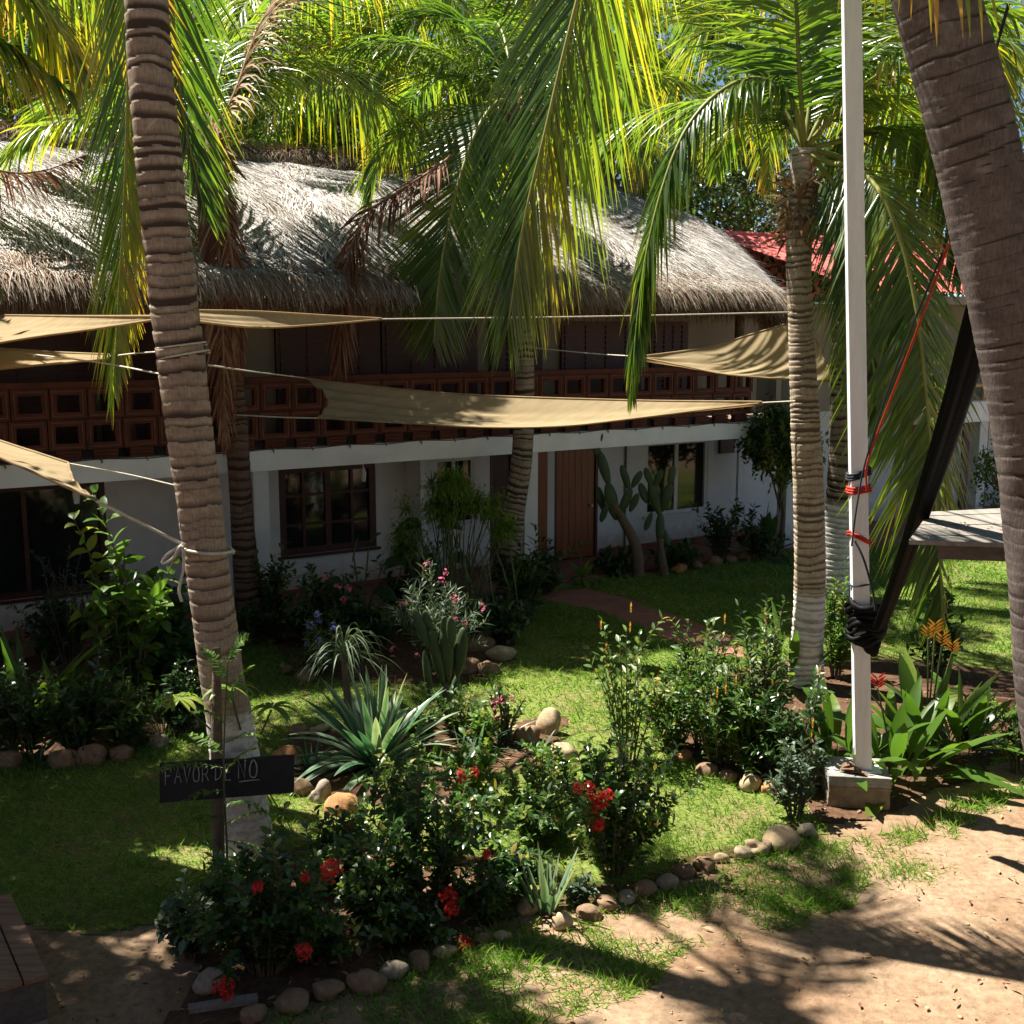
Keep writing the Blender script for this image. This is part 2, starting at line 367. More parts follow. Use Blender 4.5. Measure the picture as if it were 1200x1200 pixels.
def thatch_mat(name, stops):
    m, nt, out = new_mat(name)
    n = noise_tex(nt, 1.1, 4, 0.6)
    t = mathn(nt, 'ADD', attr(nt), mathn(nt, 'MULTIPLY', mathn(nt, 'SUBTRACT', n, 0.5), 0.5), True)
    bsdf(nt, out, ramp(nt, stops, t), 0.9, None, 0.15); return m
M['thatch'] = thatch_mat('thatch_straw', [(0, (0.13, 0.10, 0.08)), (0.35, (0.33, 0.295, 0.265)), (0.65, (0.53, 0.50, 0.47)), (1, (0.72, 0.70, 0.675))])
M['thatch_base'] = thatch_mat('thatch_bed', [(0, (0.06, 0.045, 0.034)), (1, (0.13, 0.10, 0.08))])
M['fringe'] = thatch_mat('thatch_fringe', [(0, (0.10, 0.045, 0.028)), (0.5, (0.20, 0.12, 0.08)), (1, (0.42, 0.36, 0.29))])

def ground_mat():
    m, nt, out = new_mat('dirt')
    n1 = noise_tex(nt, 0.9, 6, 0.65); n2 = noise_tex(nt, 14, 6, 0.7); n3 = noise_tex(nt, 70, 3, 0.7)
    c = ramp(nt, [(0.25, (0.175, 0.10, 0.056)), (0.5, (0.25, 0.170, 0.107)), (0.75, (0.32, 0.237, 0.160))], n1)
    c = mixc(nt, c, ramp(nt, [(0.3, (0.62, 0.58, 0.55)), (0.6, (1.1, 1.1, 1.1))], n2), 1.0, 'MULTIPLY')
    c = mixc(nt, c, (0.10, 0.06, 0.035), ramp(nt, [(0.70, (0, 0, 0)), (0.76, (0.6, 0.6, 0.6))], n3))
    n4 = noise_tex(nt, 3.5, 4, 0.55, dist=0.6)
    h = mathn(nt, 'ADD', mathn(nt, 'ADD', mathn(nt, 'MULTIPLY', n2, 0.8), mathn(nt, 'MULTIPLY', n4, 2.2)), mathn(nt, 'MULTIPLY', n3, 0.35))
    bsdf(nt, out, c, 0.95, bump(nt, h, 0.55, 0.03), 0.15); return m
def lawn_mat():
    m, nt, out = new_mat('lawn_soil')
    n1 = noise_tex(nt, 1.4, 5, 0.65); n2 = noise_tex(nt, 25, 5, 0.7)
    c = ramp(nt, [(0.3, (0.20, 0.15, 0.075)), (0.5, (0.15, 0.17, 0.045)), (0.75, (0.17, 0.22, 0.05))], n1)
    c = mixc(nt, c, ramp(nt, [(0.3, (0.5, 0.5, 0.5)), (0.65, (1.2, 1.2, 1.2))], n2), 1.0, 'MULTIPLY')
    bsdf(nt, out, c, 0.95, bump(nt, n2, 0.6, 0.03), 0.1); return m
def soil_mat():
    m, nt, out = new_mat('bed_soil')
    n2 = noise_tex(nt, 12, 6, 0.75)
    c = ramp(nt, [(0.3, (0.05, 0.028, 0.017)), (0.7, (0.15, 0.085, 0.05))], n2)
    bsdf(nt, out, c, 0.95, bump(nt, n2, 0.7, 0.04), 0.1); return m
M['dirt'] = ground_mat(); M['lawn'] = lawn_mat(); M['soil'] = soil_mat()
M['path'] = simple('red_path', (0.27, 0.115, 0.085), 0.85, 0.3, 3, 0.3, 0.01)
M['grass'] = leaf_mat('grass_blade', [(0, (0.075, 0.15, 0.022)), (0.5, (0.145, 0.25, 0.038)), (0.85, (0.26, 0.32, 0.08)), (1, (0.42, 0.35, 0.15))], 0.5, 0.5, 0.35, (1.35, 1.65, 0.75))

def rock_mat(name, c):
    m, nt, out = new_mat(name)
    n = noise_tex(nt, 3.5, 6, 0.65, dist=0.8); n2 = noise_tex(nt, 22, 5, 0.7)
    cc = ramp(nt, [(0.28, tuple(x * 0.55 for x in c)), (0.5, c), (0.75, tuple(min(1, x * 1.35) for x in c))], n)
    cc = mixc(nt, cc, ramp(nt, [(0.3, (0.7, 0.7, 0.7)), (0.65, (1.1, 1.1, 1.1))], n2), 1.0, 'MULTIPLY')
    bsdf(nt, out, cc, 0.85, bump(nt, n2, 0.4, 0.015), 0.2); return m
ROCK = {'tan': rock_mat('tan_stone', (0.40, 0.30, 0.185)), 'grey': rock_mat('grey_stone', (0.30, 0.25, 0.19)),
        'brown': rock_mat('brown_stone', (0.24, 0.155, 0.095)), 'orange': rock_mat('orange_stone', (0.40, 0.20, 0.085)), 'pale': rock_mat('pale_stone', (0.46, 0.37, 0.25))}

# ------------------------------------------------------------------ ground, lawn, beds, path
def gz(x, y):
    return 0.012 * vnoise(x, y, 1.3, 3) + 0.03 * np.clip((9 - y) / 4, 0, 1) * 0
def inpoly(x, y, poly):
    P = np.asarray(poly)[:, :2]; c = np.zeros(np.shape(x), bool); n = len(P); j = n - 1
    for i in range(n):
        xi, yi = P[i]; xj, yj = P[j]
        c ^= ((yi > y) != (yj > y)) & (x < (xj - xi) * (y - yi) / (yj - yi + 1e-12) + xi); j = i
    return c
PX = lambda pts: np.array([G(a, b) for a, b in pts])
LAWN = PX([(-420, 1075), (0, 1086), (60, 1094), (150, 1090), (230, 1066), (300, 1015), (420, 990), (590, 1040), (620, 1072), (700, 1066),
           (860, 1010), (950, 985), (980, 960), (1060, 935), (1300, 830), (1700, 700), (1500, 640), (1060, 640), (930, 645), (640, 692), (300, 712), (0, 735), (-500, 770)])
STRIP = PX([(300, 1230), (345, 1178), (600, 1088), (760, 1050), (860, 1010), (955, 982), (1000, 985), (1085, 962), (1230, 905), (1230, 925), (1100, 978), (1040, 1005), (1000, 1060), (940, 1095),
            (820, 1120), (740, 1165), (660, 1205), (560, 1230)])
BED_FRONT = PX([(185, 1230), (235, 1150), (228, 1070), (300, 1005), (400, 985), (560, 1010), (615, 1066), (500, 1128), (330, 1178)])
BED_AGAVE = PX([(335, 862), (380, 850), (440, 842), (520, 838), (600, 846), (655, 838), (672, 890), (600, 908), (520, 948), (400, 946), (335, 925)])
BED_RIGHT = PX([(780, 862), (826, 905), (930, 934), (968, 965), (1060, 945), (1180, 890), (1320, 850), (1240, 800), (1110, 778), (960, 770), (850, 792)])
BED_LEFT = PX([(-260, 905), (0, 898), (140, 888), (240, 848), (252, 775), (210, 745), (0, 740), (-350, 765)])
BED_WALL = PX([(-100, 748), (200, 748), (320, 752), (345, 792), (440, 802), (540, 800), (575, 790), (600, 772), (610, 705), (470, 690), (300, 704), (50, 724)])
BED_DOOR = PX([(690, 674), (760, 670), (890, 656), (935, 634), (760, 645)])
BED_EDGE = PX([(605, 1062), (640, 1082), (760, 1046), (950, 980), (935, 962), (850, 998), (720, 1040), (650, 1040)])
PATH = PX([(630, 694), (690, 690), (740, 704), (850, 742), (880, 772), (815, 764), (755, 737), (690, 714), (640, 706)])
BEDS = [BED_FRONT, BED_AGAVE, BED_RIGHT, BED_LEFT, BED_WALL, BED_DOOR]

mb = MB()
def axis(lo, hi, a, b, st):
    near = np.arange(a, b + 1e-6, st)
    return np.concatenate([lo + (a - lo) * np.linspace(0, 1, 14)[:-1] ** 0.5, near, b + (hi - b) * (np.linspace(0, 1, 14)[1:] ** 2)])
gx = axis(-300, 300, -14, 16, 0.15); gy = axis(-60, 400, 3, 27, 0.15)
X, Y = np.meshgrid(gx, gy, indexing='ij')
Z = np.where((X > -14) & (X < 16) & (Y > 3) & (Y < 27), gz(X, Y), 0)
idx = np.arange(X.size).reshape(X.shape)
mb.add(np.stack([X, Y, Z], -1), np.stack([idx[:-1, :-1], idx[1:, :-1], idx[1:, 1:], idx[:-1, 1:]], -1).reshape(-1, 4))
tag(mb.build('ground', M['dirt']), kind='structure')

def sheet(name, poly, m, off, cell=0.06, rag=0.10, minus=()):
    lo = poly.min(0) - 0.3; hi = poly.max(0) + 0.3
    xs = np.arange(lo[0], hi[0], cell); ys = np.arange(lo[1], hi[1], cell)
    X, Y = np.meshgrid(xs, ys, indexing='ij'); idx = np.arange(X.size).reshape(X.shape)
    cx = X[:-1, :-1] + cell / 2; cy = Y[:-1, :-1] + cell / 2
    wx = cx + rag * vnoise(cx, cy, 5, 11); wy = cy + rag * vnoise(cx, cy, 5, 12)
    keep = inpoly(wx, wy, poly)
    for q in minus: keep &= ~inpoly(wx, wy, q)
    f = np.stack([idx[:-1, :-1], idx[1:, :-1], idx[1:, 1:], idx[:-1, 1:]], -1)[keep]
    used = np.unique(f); re = np.full(X.size, -1); re[used] = np.arange(len(used))
    V = np.stack([X.ravel(), Y.ravel(), (gz(X, Y) + off).ravel()], -1)[used]
    b = MB(); b.add(V, re[f]); return tag(b.build(name, m), kind='structure')
sheet('lawn', LAWN, M['lawn'], 0.008, 0.07, 0.14, BEDS + [PATH])
sheet('path', PATH, M['path'], 0.012, 0.05, 0.03)
for q in BEDS + [BED_EDGE]: sheet('soil', q, M['soil'], 0.016, 0.06, 0.12)

# ------------------------------------------------------------------ hotel building with thatched roof
FO = G(625, 687); TH = math.radians(31.74)
fw = np.array([math.cos(TH), math.sin(TH), 0]); fb = np.array([-math.sin(TH), math.cos(TH), 0])
L2W = lambda u, v, z: FO + fw * u + fb * v + np.array([0, 0, z])
hotel = thing('hotel_building', 'two-storey white hotel building with a shaggy grey thatched roof and red clay balustrade', 'building', FO, rz=TH)
def HB(name, m, boxes, parent=None, root=None):
    b = MB()
    for lo, hi in boxes: box(b, lo, hi)
    return b.build(name, m, parent or root or hotel, smooth=False)
UL = -16.0; UE = 4.95
# ground floor wall with real openings
def wall_with_holes(b, u0, u1, z0, z1, v0, v1, holes):
    us = sorted({u0, u1, *[h[0] for h in holes], *[h[1] for h in holes]})
    for a, c in zip(us[:-1], us[1:]):
        mid = (a + c) / 2; hs = sorted([(h[2], h[3]) for h in holes if h[0] < mid < h[1]])
        z = z0
        for lo, hi in hs:
            if lo > z + 1e-4: box(b, (a, v0, z), (c, v1, lo))
            z = hi
        if z < z1 - 1e-4: box(b, (a, v0, z), (c, v1, z1))
holes_g = [(-11.9, -10.2, 0.5, 2.05), (-8.5, -6.35, 0.47, 2.05), (-3.78, -2.15, 0.66, 2.05), (-1.07, -0.34, 0.9, 2.0), (-0.02, 0.45, 0.0, 2.05), (0.93, 1.13, 0, 2.06), (1.31, 2.26, 0.0, 2.05), (3.34, 4.86, 0.67, 2.05)]
b = MB(); wall_with_holes(b, UL, 5.6, 0, 2.19, 1.35, 1.53, holes_g); b.build('wall', M['white_wall'], hotel, smooth=False)
HB('partition', M['white_wall'], [((-1.60, 0.85, 0), (-1.50, 1.348, 2.188))])
HB('skirting', M['skirt'], [((2.30, 1.33, 0), (5.6, 1.348, 0.16)), ((-6.3, 1.33, 0), (-0.04, 1.348, 0.12))])
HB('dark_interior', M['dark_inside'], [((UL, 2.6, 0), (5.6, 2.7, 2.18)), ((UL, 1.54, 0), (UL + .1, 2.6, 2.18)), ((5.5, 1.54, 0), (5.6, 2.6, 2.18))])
HB('terrace_floor', M['path'], [((UL, -0.05, -0.1), (5.6, 1.349, 0.035))])
HB('floor_slab', M['beam'], [((UL, 0, 2.19), (UE, 0.16, 2.48))])
HB('soffit', M['ceiling'], [((UL, 0.162, 2.20), (UE, 6.5, 2.46))])
HB('column', M['white_wall'], [((-0.13, 0.06, 0), (0.12, 0.30, 2.188))])
HB('column', M['white_wall'], [((-8.9, 0.06, 0), (-8.65, 0.30, 2.188))])
HB('column', M['white_wall'], [((-4.62, 0.06, 0), (-4.40, 0.30, 2.188))])
def window(u0, u1, z0, z1, fm, cols, rows, t=0.07, root=None, v=1.36, mull=0.035):
    b = MB()
    box(b, (u0, v, z0), (u0 + t, v + 0.1, z1)); box(b, (u1 - t, v, z0), (u1, v + 0.1, z1))
    box(b, (u0 + t, v, z0), (u1 - t, v + 0.1, z0 + t)); box(b, (u0 + t, v, z1 - t), (u1 - t, v + 0.1, z1))
    for k in range(1, cols):
        u = u0 + (u1 - u0) * k / cols; w = mull * (1.6 if k * 2 == cols else 0.8)
        box(b, (u - w / 2, v + 0.012, z0 + t), (u + w / 2, v + 0.09, z1 - t))
    for k in range(1, rows):
        z = z0 + (z1 - z0) * k / rows
        box(b, (u0 + t, v + 0.018, z - mull / 3), (u1 - t, v + 0.08, z + mull / 3))
    w_ = b.build('window', fm, root or hotel, smooth=False)
    p = MB(); box(p, (u0 + t * .5, v + 0.05, z0 + t * .5), (u1 - t * .5, v + 0.056, z1 - t * .5)); p.build('pane', M['glass'], w_, smooth=False)
    if True:
        s = MB(); box(s, (u0 - 0.05, v - 0.06, z0 - 0.045), (u1 + 0.05, v - 0.014, z0 - 0.002)); s.build('sill', fm if fm is not M['alu'] else M['white_wall'], w_, smooth=False)
    return w_
window(-11.9, -10.2, 0.5, 2.05, M['frame_wood'], 4, 3)
window(-8.5, -6.35, 0.47, 2.05, M['frame_wood'], 2, 1, 0.09)
window(-3.78, -2.15, 0.66, 2.05, M['frame_wood'], 4, 3, 0.11, mull=0.06)
window(-1.07, -0.34, 0.9, 2.0, M['alu'], 2, 1, 0.04)
window(3.34, 4.86, 0.67, 2.05, M['alu'], 2, 1, 0.065, mull=0.05)
def door(u0, u1, z0, z1, m, v=1.40, root=None, panels=2):
    b = MB(); box(b, (u0 + 0.05, v, z0 + 0.04), (u1 - 0.05, v + 0.05, z1 - 0.05))
    n = 6
    for k in range(n):                     # vertical boards
        a = u0 + 0.06 + (u1 - u0 - 0.12) * k / n; c = u0 + 0.06 + (u1 - u0 - 0.12) * (k + 1) / n - 0.008
        box(b, (a, v - 0.012, z0 + 0.05), (c, v - 0.001, z1 - 0.06))
    d = b.build('door', m, root or hotel, smooth=False)
    f = MB()
    box(f, (u0, v - 0.045, z0 + 0.036), (u0 + 0.048, v + 0.08, z1)); box(f, (u1 - 0.048, v - 0.045, z0 + 0.036), (u1, v + 0.08, z1)); box(f, (u0 + 0.049, v - 0.045, z1 - 0.048), (u1 - 0.049, v + 0.08, z1))
    f.build('frame', M['frame_wood'], d, smooth=False)
    h = MB(); lump(h, (u1 - 0.14, v - 0.05, (z0 + z1) / 2 - 0.05), (0.03, 0.04, 0.03), 0.02); h.build('handle', M['alu'], d)
door(1.31, 2.26, 0, 2.05, M['door_wood']); door(-0.02, 0.45, 0, 2.05, M['frame_wood'])
HB('door_post', M['door_wood'], [((0.93, 1.30, 0.036), (1.13, 1.52, 2.06))])
HB('meter_box', M['frame_wood'], [((5.11, 1.28, 1.75), (5.48, 1.349, 2.05))])
b = MB(); tube(b, [(2.86, 1.32, 2.19), (2.86, 1.32, 0.9), (2.86, 1.32, 0.1)], 0.018, 6); b.build('conduit', M['dark_wood'], hotel)
b = MB(); tube(b, [(-4.05, 1.32, 1.62), (-4.05, 1.32, 1.62 + .01)], 0.001, 6); box(b, (-4.3, 1.30, 1.55), (-4.02, 1.348, 1.86)); b.build('picture', M['frame_wood'], hotel, smooth=False)
for u in (-2.75, -6.9):                  # small lanterns under the slab
    b = MB(); tube(b, [(u, 0.5, 2.19), (u, 0.5, 2.05)], [0.012, 0.012], 6); tube(b, [(u, 0.5, 2.06), (u, 0.5, 1.98), (u, 0.5, 1.86)], [0.03, 0.05, 0.035], 10)
    b.build('lantern', M['alu'], hotel)
for k in range(24):
    b = MB(); u = -9 + k * 0.58; tube(b, [(u, -0.004, 2.485), (u + 0.03, -0.014, 2.46), (u + 0.02, -0.012, 2.435)], 0.009, 5)
    b.build('cable_clip', M['dark_wood'], hotel)
tube_c = MB(); uu = np.linspace(-9, 4.9, 120); tube(tube_c, np.stack([uu, np.full_like(uu, -0.012), 2.478 + 0.012 * np.sin(uu * 5.4)], -1), 0.007, 5); tube_c.build('cable', M['dark_wood'], hotel)

# red clay balustrade: two courses of hollow square blocks on a course of split bricks
b = MB(); pitch = 0.46; r = np.random.default_rng(5)
n = int((UE - UL) / pitch)
for row in range(2):
    z0 = 2.62 + row * 0.40
    for k in range(n):
        u0 = UL + k * pitch + (0.02 if row else -0.02); u1 = u0 + pitch - 0.012; z1 = z0 + 0.39
        v0 = 0.03 + r.uniform(-.006, .006); v1 = v0 + 0.10; t = 0.085
        for lo, hi in (((u0, v0, z0), (u0 + t, v1, z1)), ((u1 - t, v0, z0), (u1, v1, z1)), ((u0 + t, v0, z0), (u1 - t, v1, z0 + t)), ((u0 + t, v0, z1 - t), (u1 - t, v1, z1))): box(b, lo, hi)
        e = 0.012; j = r.uniform(-.012, .012)   # inner tile edges
        a0, a1, c0, c1 = u0 + 0.034 + j, u1 - 0.034 + j, z0 + 0.032, z1 - 0.032
        for lo, hi in (((a0, v0 - .012, c0), (a0 + e, v0 - .001, c1)), ((a1 - e, v0 - .012, c0), (a1, v0 - .001, c1)), ((a0 + e, v0 - .011, c0), (a1 - e, v0 - .001, c0 + e)), ((a0 + e, v0 - .011, c1 - e), (a1 - e, v0 - .001, c1))): box(b, lo, hi, 0.5, 1)
for k in range(n):
    u0 = UL + k * pitch + 0.06
    for q in range(3): box(b, (u0, 0.03 - .004 * q, 2.482 + q * 0.046), (u0 + 0.30, 0.13, 2.482 + q * 0.046 + 0.04), 0.5, 0)
box(b, (UL, 0.02, 3.415), (UE, 0.15, 3.49), 0.5, 0)
b.build('balustrade', [M['clay'], M['clay_edge']], hotel, smooth=False)
# upper floor wall, doors
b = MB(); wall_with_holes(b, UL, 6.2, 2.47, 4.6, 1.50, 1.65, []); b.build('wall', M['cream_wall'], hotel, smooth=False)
for (a, c) in ((-15.5, -13.2), (-13.0, -11), (-10.6, -8.6), (-8.5, -6.4), (-6.3, -4.24), (-3.72, -2.0), (-1.95, -0.2), (0.05, 1.10), (1.50, 3.26), (3.50, 4.36)):
    d = MB(); box(d, (a, 1.43, 2.48), (c, 1.498, 4.25))
    nb = 4
    for k in range(nb):
        x0 = a + (c - a) * k / nb; x1 = a + (c - a) * (k + 1) / nb
        for zz in np.arange(2.6, 4.15, 0.09): box(d, (x0 + .06, 1.405, zz), (x1 - .06, 1.429, zz + 0.06))
    d.build('louvred_door', M['frame_wood'], hotel, smooth=False)
for u in (-12.2, -6.2, -0.05, 4.7):
    d = MB(); tube(d, [(u, 0.42, 2.47), (u + .02, 0.42, 3.4), (u, 0.42, 4.6)], [0.10, 0.09, 0.09], 12); d.build('roof_post', M['bark'], hotel)

# thatch: a heightfield over (u, v), straw laid down the slope
VE, VB, VR = -0.8, 8.2, 3.7
def uend(v): return 7.0 - 2.45 * np.clip(1 - (v - VE) / 4.5, 0, 1) ** 2
def thz(u, v):
    d1 = (v - VE); d2 = (VB - v); d3 = (uend(v) - u) * 1.9
    k = 0.55
    d = -k * np.log(np.exp(-d1 / k) + np.exp(-d2 / k) + np.exp(-d3 / k)) + 0.0
    d = np.maximum(d + 0.25 * np.exp(-np.maximum(d, 0) / .5), 0)
    z = 4.72 + 0.505 * d + 0.22 * np.sin(np.clip(d / 4.4, 0, 1) * PI)
    w = np.clip(d / 0.8, 0, 1)
    return z + w * (0.08 * vnoise(u, v * 0.6, 0.85, 21) + 0.04 * vnoise(u, v, 2.6, 22)) - 0.04 * (1 - w) + 0.05 * vnoise(u, v, 1.7, 23) * (1 - w)
ns, nv = 330, 120
S_, V_ = np.meshgrid(np.linspace(0, 1, ns), np.linspace(VE, VB, nv), indexing='ij')
U_ = UL + S_ * (uend(V_) - UL); Z_ = thz(U_, V_)
b = MB(); idx = np.arange(U_.size).reshape(U_.shape); P = np.stack([U_, V_, Z_], -1)
b.add(P, np.stack([idx[:-1, :-1], idx[1:, :-1], idx[1:, 1:], idx[:-1, 1:]], -1).reshape(-1, 4), 0.3)
edge = np.concatenate([P[:, 0], P[-1, 1:]]); inw = np.concatenate([np.tile([0, 0.28, 0], (ns, 1)), np.tile([-0.35, 0.05, 0], (nv - 1, 1))])
e2 = edge + inw * .45 - [0, 0, 0.20]; e3 = edge + inw * 1.6 - [0, 0, 0.27]; m_ = len(edge); e4 = e3 + np.where(np.arange(m_)[:, None] < ns - 20, inw * 7 + [0, 0, .7], inw * 2.2 + [0, 0, .12])
k_ = np.arange(m_ - 1)
b.add(np.concatenate([edge, e2, e3, e4]), np.concatenate([np.stack([k_ + q * m_, k_ + q * m_ + m_, k_ + 1 + q * m_ + m_, k_ + 1 + q * m_], -1) for q in range(3)]), 0.1)
roof = b.build('thatched_roof', M['thatch_base'], hotel)
N = 78000
v = VE + 0.02 + (4.6 - VE) * rng.random(N) ** 0.95; s = rng.random(N); u = UL + 3 + s * (uend(v) - 0.03 - UL - 3)
more = 14000; v2 = VE + (7 - VE) * rng.random(more); u2 = uend(v2) - 0.02 - 1.6 * rng.random(more); u = np.concatenate([u, u2]); v = np.concatenate([v, v2])
h = 0.02; z = thz(u, v); du = (thz(u + h, v) - thz(u - h, v)) / (2 * h); dv = (thz(u, v + h) - thz(u, v - h)) / (2 * h)
g = np.stack([-du, -dv, -(du ** 2 + dv ** 2)], -1); g = nrm(g + 1e-6); nn = nrm(np.stack([-du, -dv, np.ones_like(u)], -1))
jit = rng.normal(size=(len(u), 3)) * 0.24 + np.array([0.10, 0, 0]) + 0.38 * np.stack([vnoise(u, v, 2.6, 31), 0 * u, 0 * u], -1)
dd = nrm(g + jit - nn * np.sum(jit * nn, -1, keepdims=True) + nn * (0.02 + 0.10 * rng.random((len(u), 1)) + np.where(rng.random((len(u), 1)) < .12, 0.35, 0) * rng.random((len(u), 1))))
sb = MB()
blades(sb, np.stack([u, v, z], -1) - dd * 0.12 + nn * 0.004, dd, nn, 0.18 + 0.34 * rng.random(len(u)), 0.008 + 0.012 * rng.random(len(u)), 2, 0.12, 0,
       tint=np.clip(0.58 + 0.30 * rng.normal(size=len(u)) + 0.22 * vnoise(u, v, 1.3, 33) + 0.22 * vnoise(u * 1.0, v * .35, 7, 34), 0, 1), prof=lambda t: 1 - 0.8 * t)
so = sb.build('straw', M['thatch'], roof); so['kind'] = 'stuff'
# eave fringe
N = 26000; s = rng.random(N); tot = ns
q = (rng.random(N) * (m_ - 1)); cut = q < 1; seg = np.concatenate([[0], np.cumsum(np.linalg.norm(np.diff(edge, axis=0), axis=1))])
L_ = seg[-1] * (0.12 + 0.62 * rng.random(N)); base = np.stack([np.interp(L_, seg, edge[:, c]) for c in range(3)], -1)
inn = np.stack([np.interp(L_, seg, inw[:, c]) for c in range(3)], -1)
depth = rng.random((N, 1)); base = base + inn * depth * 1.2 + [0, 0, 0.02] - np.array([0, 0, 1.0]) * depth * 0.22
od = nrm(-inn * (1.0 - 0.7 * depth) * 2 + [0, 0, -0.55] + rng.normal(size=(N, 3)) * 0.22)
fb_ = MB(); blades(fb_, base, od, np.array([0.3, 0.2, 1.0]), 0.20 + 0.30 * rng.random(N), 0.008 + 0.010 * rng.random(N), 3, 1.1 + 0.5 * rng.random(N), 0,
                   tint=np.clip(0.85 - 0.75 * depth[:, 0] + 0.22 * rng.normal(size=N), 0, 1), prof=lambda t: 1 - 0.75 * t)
N = 15000; uq = UL + 3 + rng.random(N) * (uend(np.array(VE)) - UL - 3.1); vq = VE + 0.03 + 0.5 * rng.random(N) ** 1.5; zq_ = thz(uq, vq)
blades(fb_, np.stack([uq, vq, zq_ - .01], -1), np.stack([0.10 + 0.25 * rng.normal(size=N), -1 + 0 * uq, -0.35 + 0.18 * rng.normal(size=N)], -1), np.array([0, 0.2, 1.0]), 0.30 + 0.40 * rng.random(N) + .1 * vnoise(uq, uq * 0, 5, 61), 0.008 + 0.011 * rng.random(N), 4, 0.6 + 1.0 * rng.random(N), 0, tint=np.clip(0.8 + 0.25 * rng.normal(size=N), 0, 1), prof=lambda t: 1 - 0.75 * t)
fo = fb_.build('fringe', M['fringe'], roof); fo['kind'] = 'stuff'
# ridge roll
rb = MB(); uu = np.linspace(UL, 4.3, 140); rp = np.stack([uu, np.full_like(uu, VR), thz(uu, np.full_like(uu, VR)) + 0.07 + 0.05 * vnoise(uu, uu * 0, 2.2, 41)], -1)
tube(rb, rp, 0.18 + 0.04 * vnoise(uu, uu * 0, 4, 42), 14, 0.25, 0)
N = 12000; t = rng.random(N) * (len(uu) - 1.01); i0 = t.astype(int); pc = rp[i0] + (rp[i0 + 1] - rp[i0]) * (t - i0)[:, None]
a = rng.uniform(-0.3, PI * 0.9, N); rd = np.stack([rng.normal(size=N) * 0.0, -np.cos(a), np.sin(a)], -1)
tg = np.stack([rng.normal(size=N) * 0.9, -np.sin(a), -np.cos(a)], -1)
blades(rb, pc + rd * 0.18, nrm(tg + rd * 0.12), rd, 0.16 + 0.22 * rng.random(N), 0.010 + 0.010 * rng.random(N), 2, 0.4, 0, tint=np.clip(0.62 + 0.28 * rng.normal(size=N), 0, 1), mi=1)
rb.build('ridge_cap', [M['thatch_base'], M['fringe']], roof)

# ------------------------------------------------------------------ second wing with the red tile roof
wing = thing('guest_wing', 'white guest wing with red tiled roof and bamboo balcony rail, behind the thatched building', 'building', L2W(5.65, 0, 0), rz=TH)
WU = 5.65
def WB(name, m, boxes, parent=None):
    b = MB()
    for lo, hi in boxes: box(b, (lo[0] - WU, lo[1], lo[2]), (hi[0] - WU, hi[1], hi[2]))
    return b.build(name, m, parent or wing, smooth=False)
WB('wall', M['white_wall'], [((5.66, 1.35, 0), (18, 1.55, 2.45)), ((17.8, 1.56, 0), (18, 7, 4.5))])
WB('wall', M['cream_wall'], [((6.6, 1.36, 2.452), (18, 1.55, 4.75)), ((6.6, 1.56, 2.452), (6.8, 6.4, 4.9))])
WB('skirting', M['skirt'], [((5.66, 1.32, 0), (9.5, 1.348, 0.17))])
WB('balcony_slab', M['ceiling'], [((9.3, 0.1, 2.46), (18, 1.345, 2.64))])
WB('beam', M['beam'], [((9.3, 0.0, 2.20), (18, 0.098, 2.62))])
WB('column', M['white_wall'], [((5.72, 0.1, 0), (5.96, 0.34, 4.7))])
WB('column', M['white_wall'], [((11.35, 0.12, 0), (11.62, 0.36, 2.44))])
WB('column', M['white_wall'], [((14.8, 0.12, 0), (15.06, 0.36, 2.44))])
WB('door', M['frame_wood'], [((10.6, 1.31, 0.02), (11.25, 1.345, 2.05)), ])
WB('door', M['frame_wood'], [((12.4, 1.31, 0.02), (13.3, 1.345, 2.05)), ])
WB('terrace_floor', M['path'], [((5.66, -0.05, -0.1), (18, 1.319, 0.03))])
b = MB()
for z in (2.95, 3.62): tube(b, [(9.35 - WU, 0.12, z), (13 - WU, 0.12, z + .01), (18 - WU, 0.12, z)], 0.045, 8)
for k in range(9):
    u = 9.4 + k - WU; tube(b, [(u, 0.14, 2.62), (u, 0.14, 3.66)], 0.04, 8); tube(b, [(u, 0.09, 2.95), (u + 1, 0.09, 3.6)], 0.03, 8)
b.build('bamboo_rail', M['bamboo'], wing)
U = np.arange(6.9, 18.3, 0.045); V = []
zz = []; rows = 15; 
vv = np.linspace(-0.5, 4.0, rows * 4 + 1)
Ug, Vg = np.meshgrid(U, vv, indexing='ij'); fr = (Vg + 0.5) / 4.5
Zg = 4.78 + 1.34 * fr + 0.045 * np.abs(np.sin(PI * Ug / 0.22)) - 0.028 * ((fr * rows) % 1.0) + 0.028
b = MB(); idx = np.arange(Ug.size).reshape(Ug.shape); fq = np.stack([idx[:-1, :-1], idx[1:, :-1], idx[1:, 1:], idx[:-1, 1:]], -1).reshape(-1, 4)
b.add(np.stack([Ug - WU, Vg, Zg], -1), fq); b.add(np.stack([Ug - WU, 8.0 - Vg, Zg - 0.002], -1), fq[:, ::-1])
ro = b.build('tiled_roof', M['roof_tile'], wing)
b = MB(); tube(b, [(6.86 - WU, 4.0, 6.14), (12 - WU, 4.0, 6.15), (18.3 - WU, 4.0, 6.14)], 0.09, 10); b.build('ridge_tile', M['roof_tile'], ro)
WB('eave_board', M['cream_wall'], [((6.9, -0.42, 4.60), (18.2, -0.36, 4.755)), ((6.9, -0.36, 4.60), (18.2, 1.36, 4.64))])

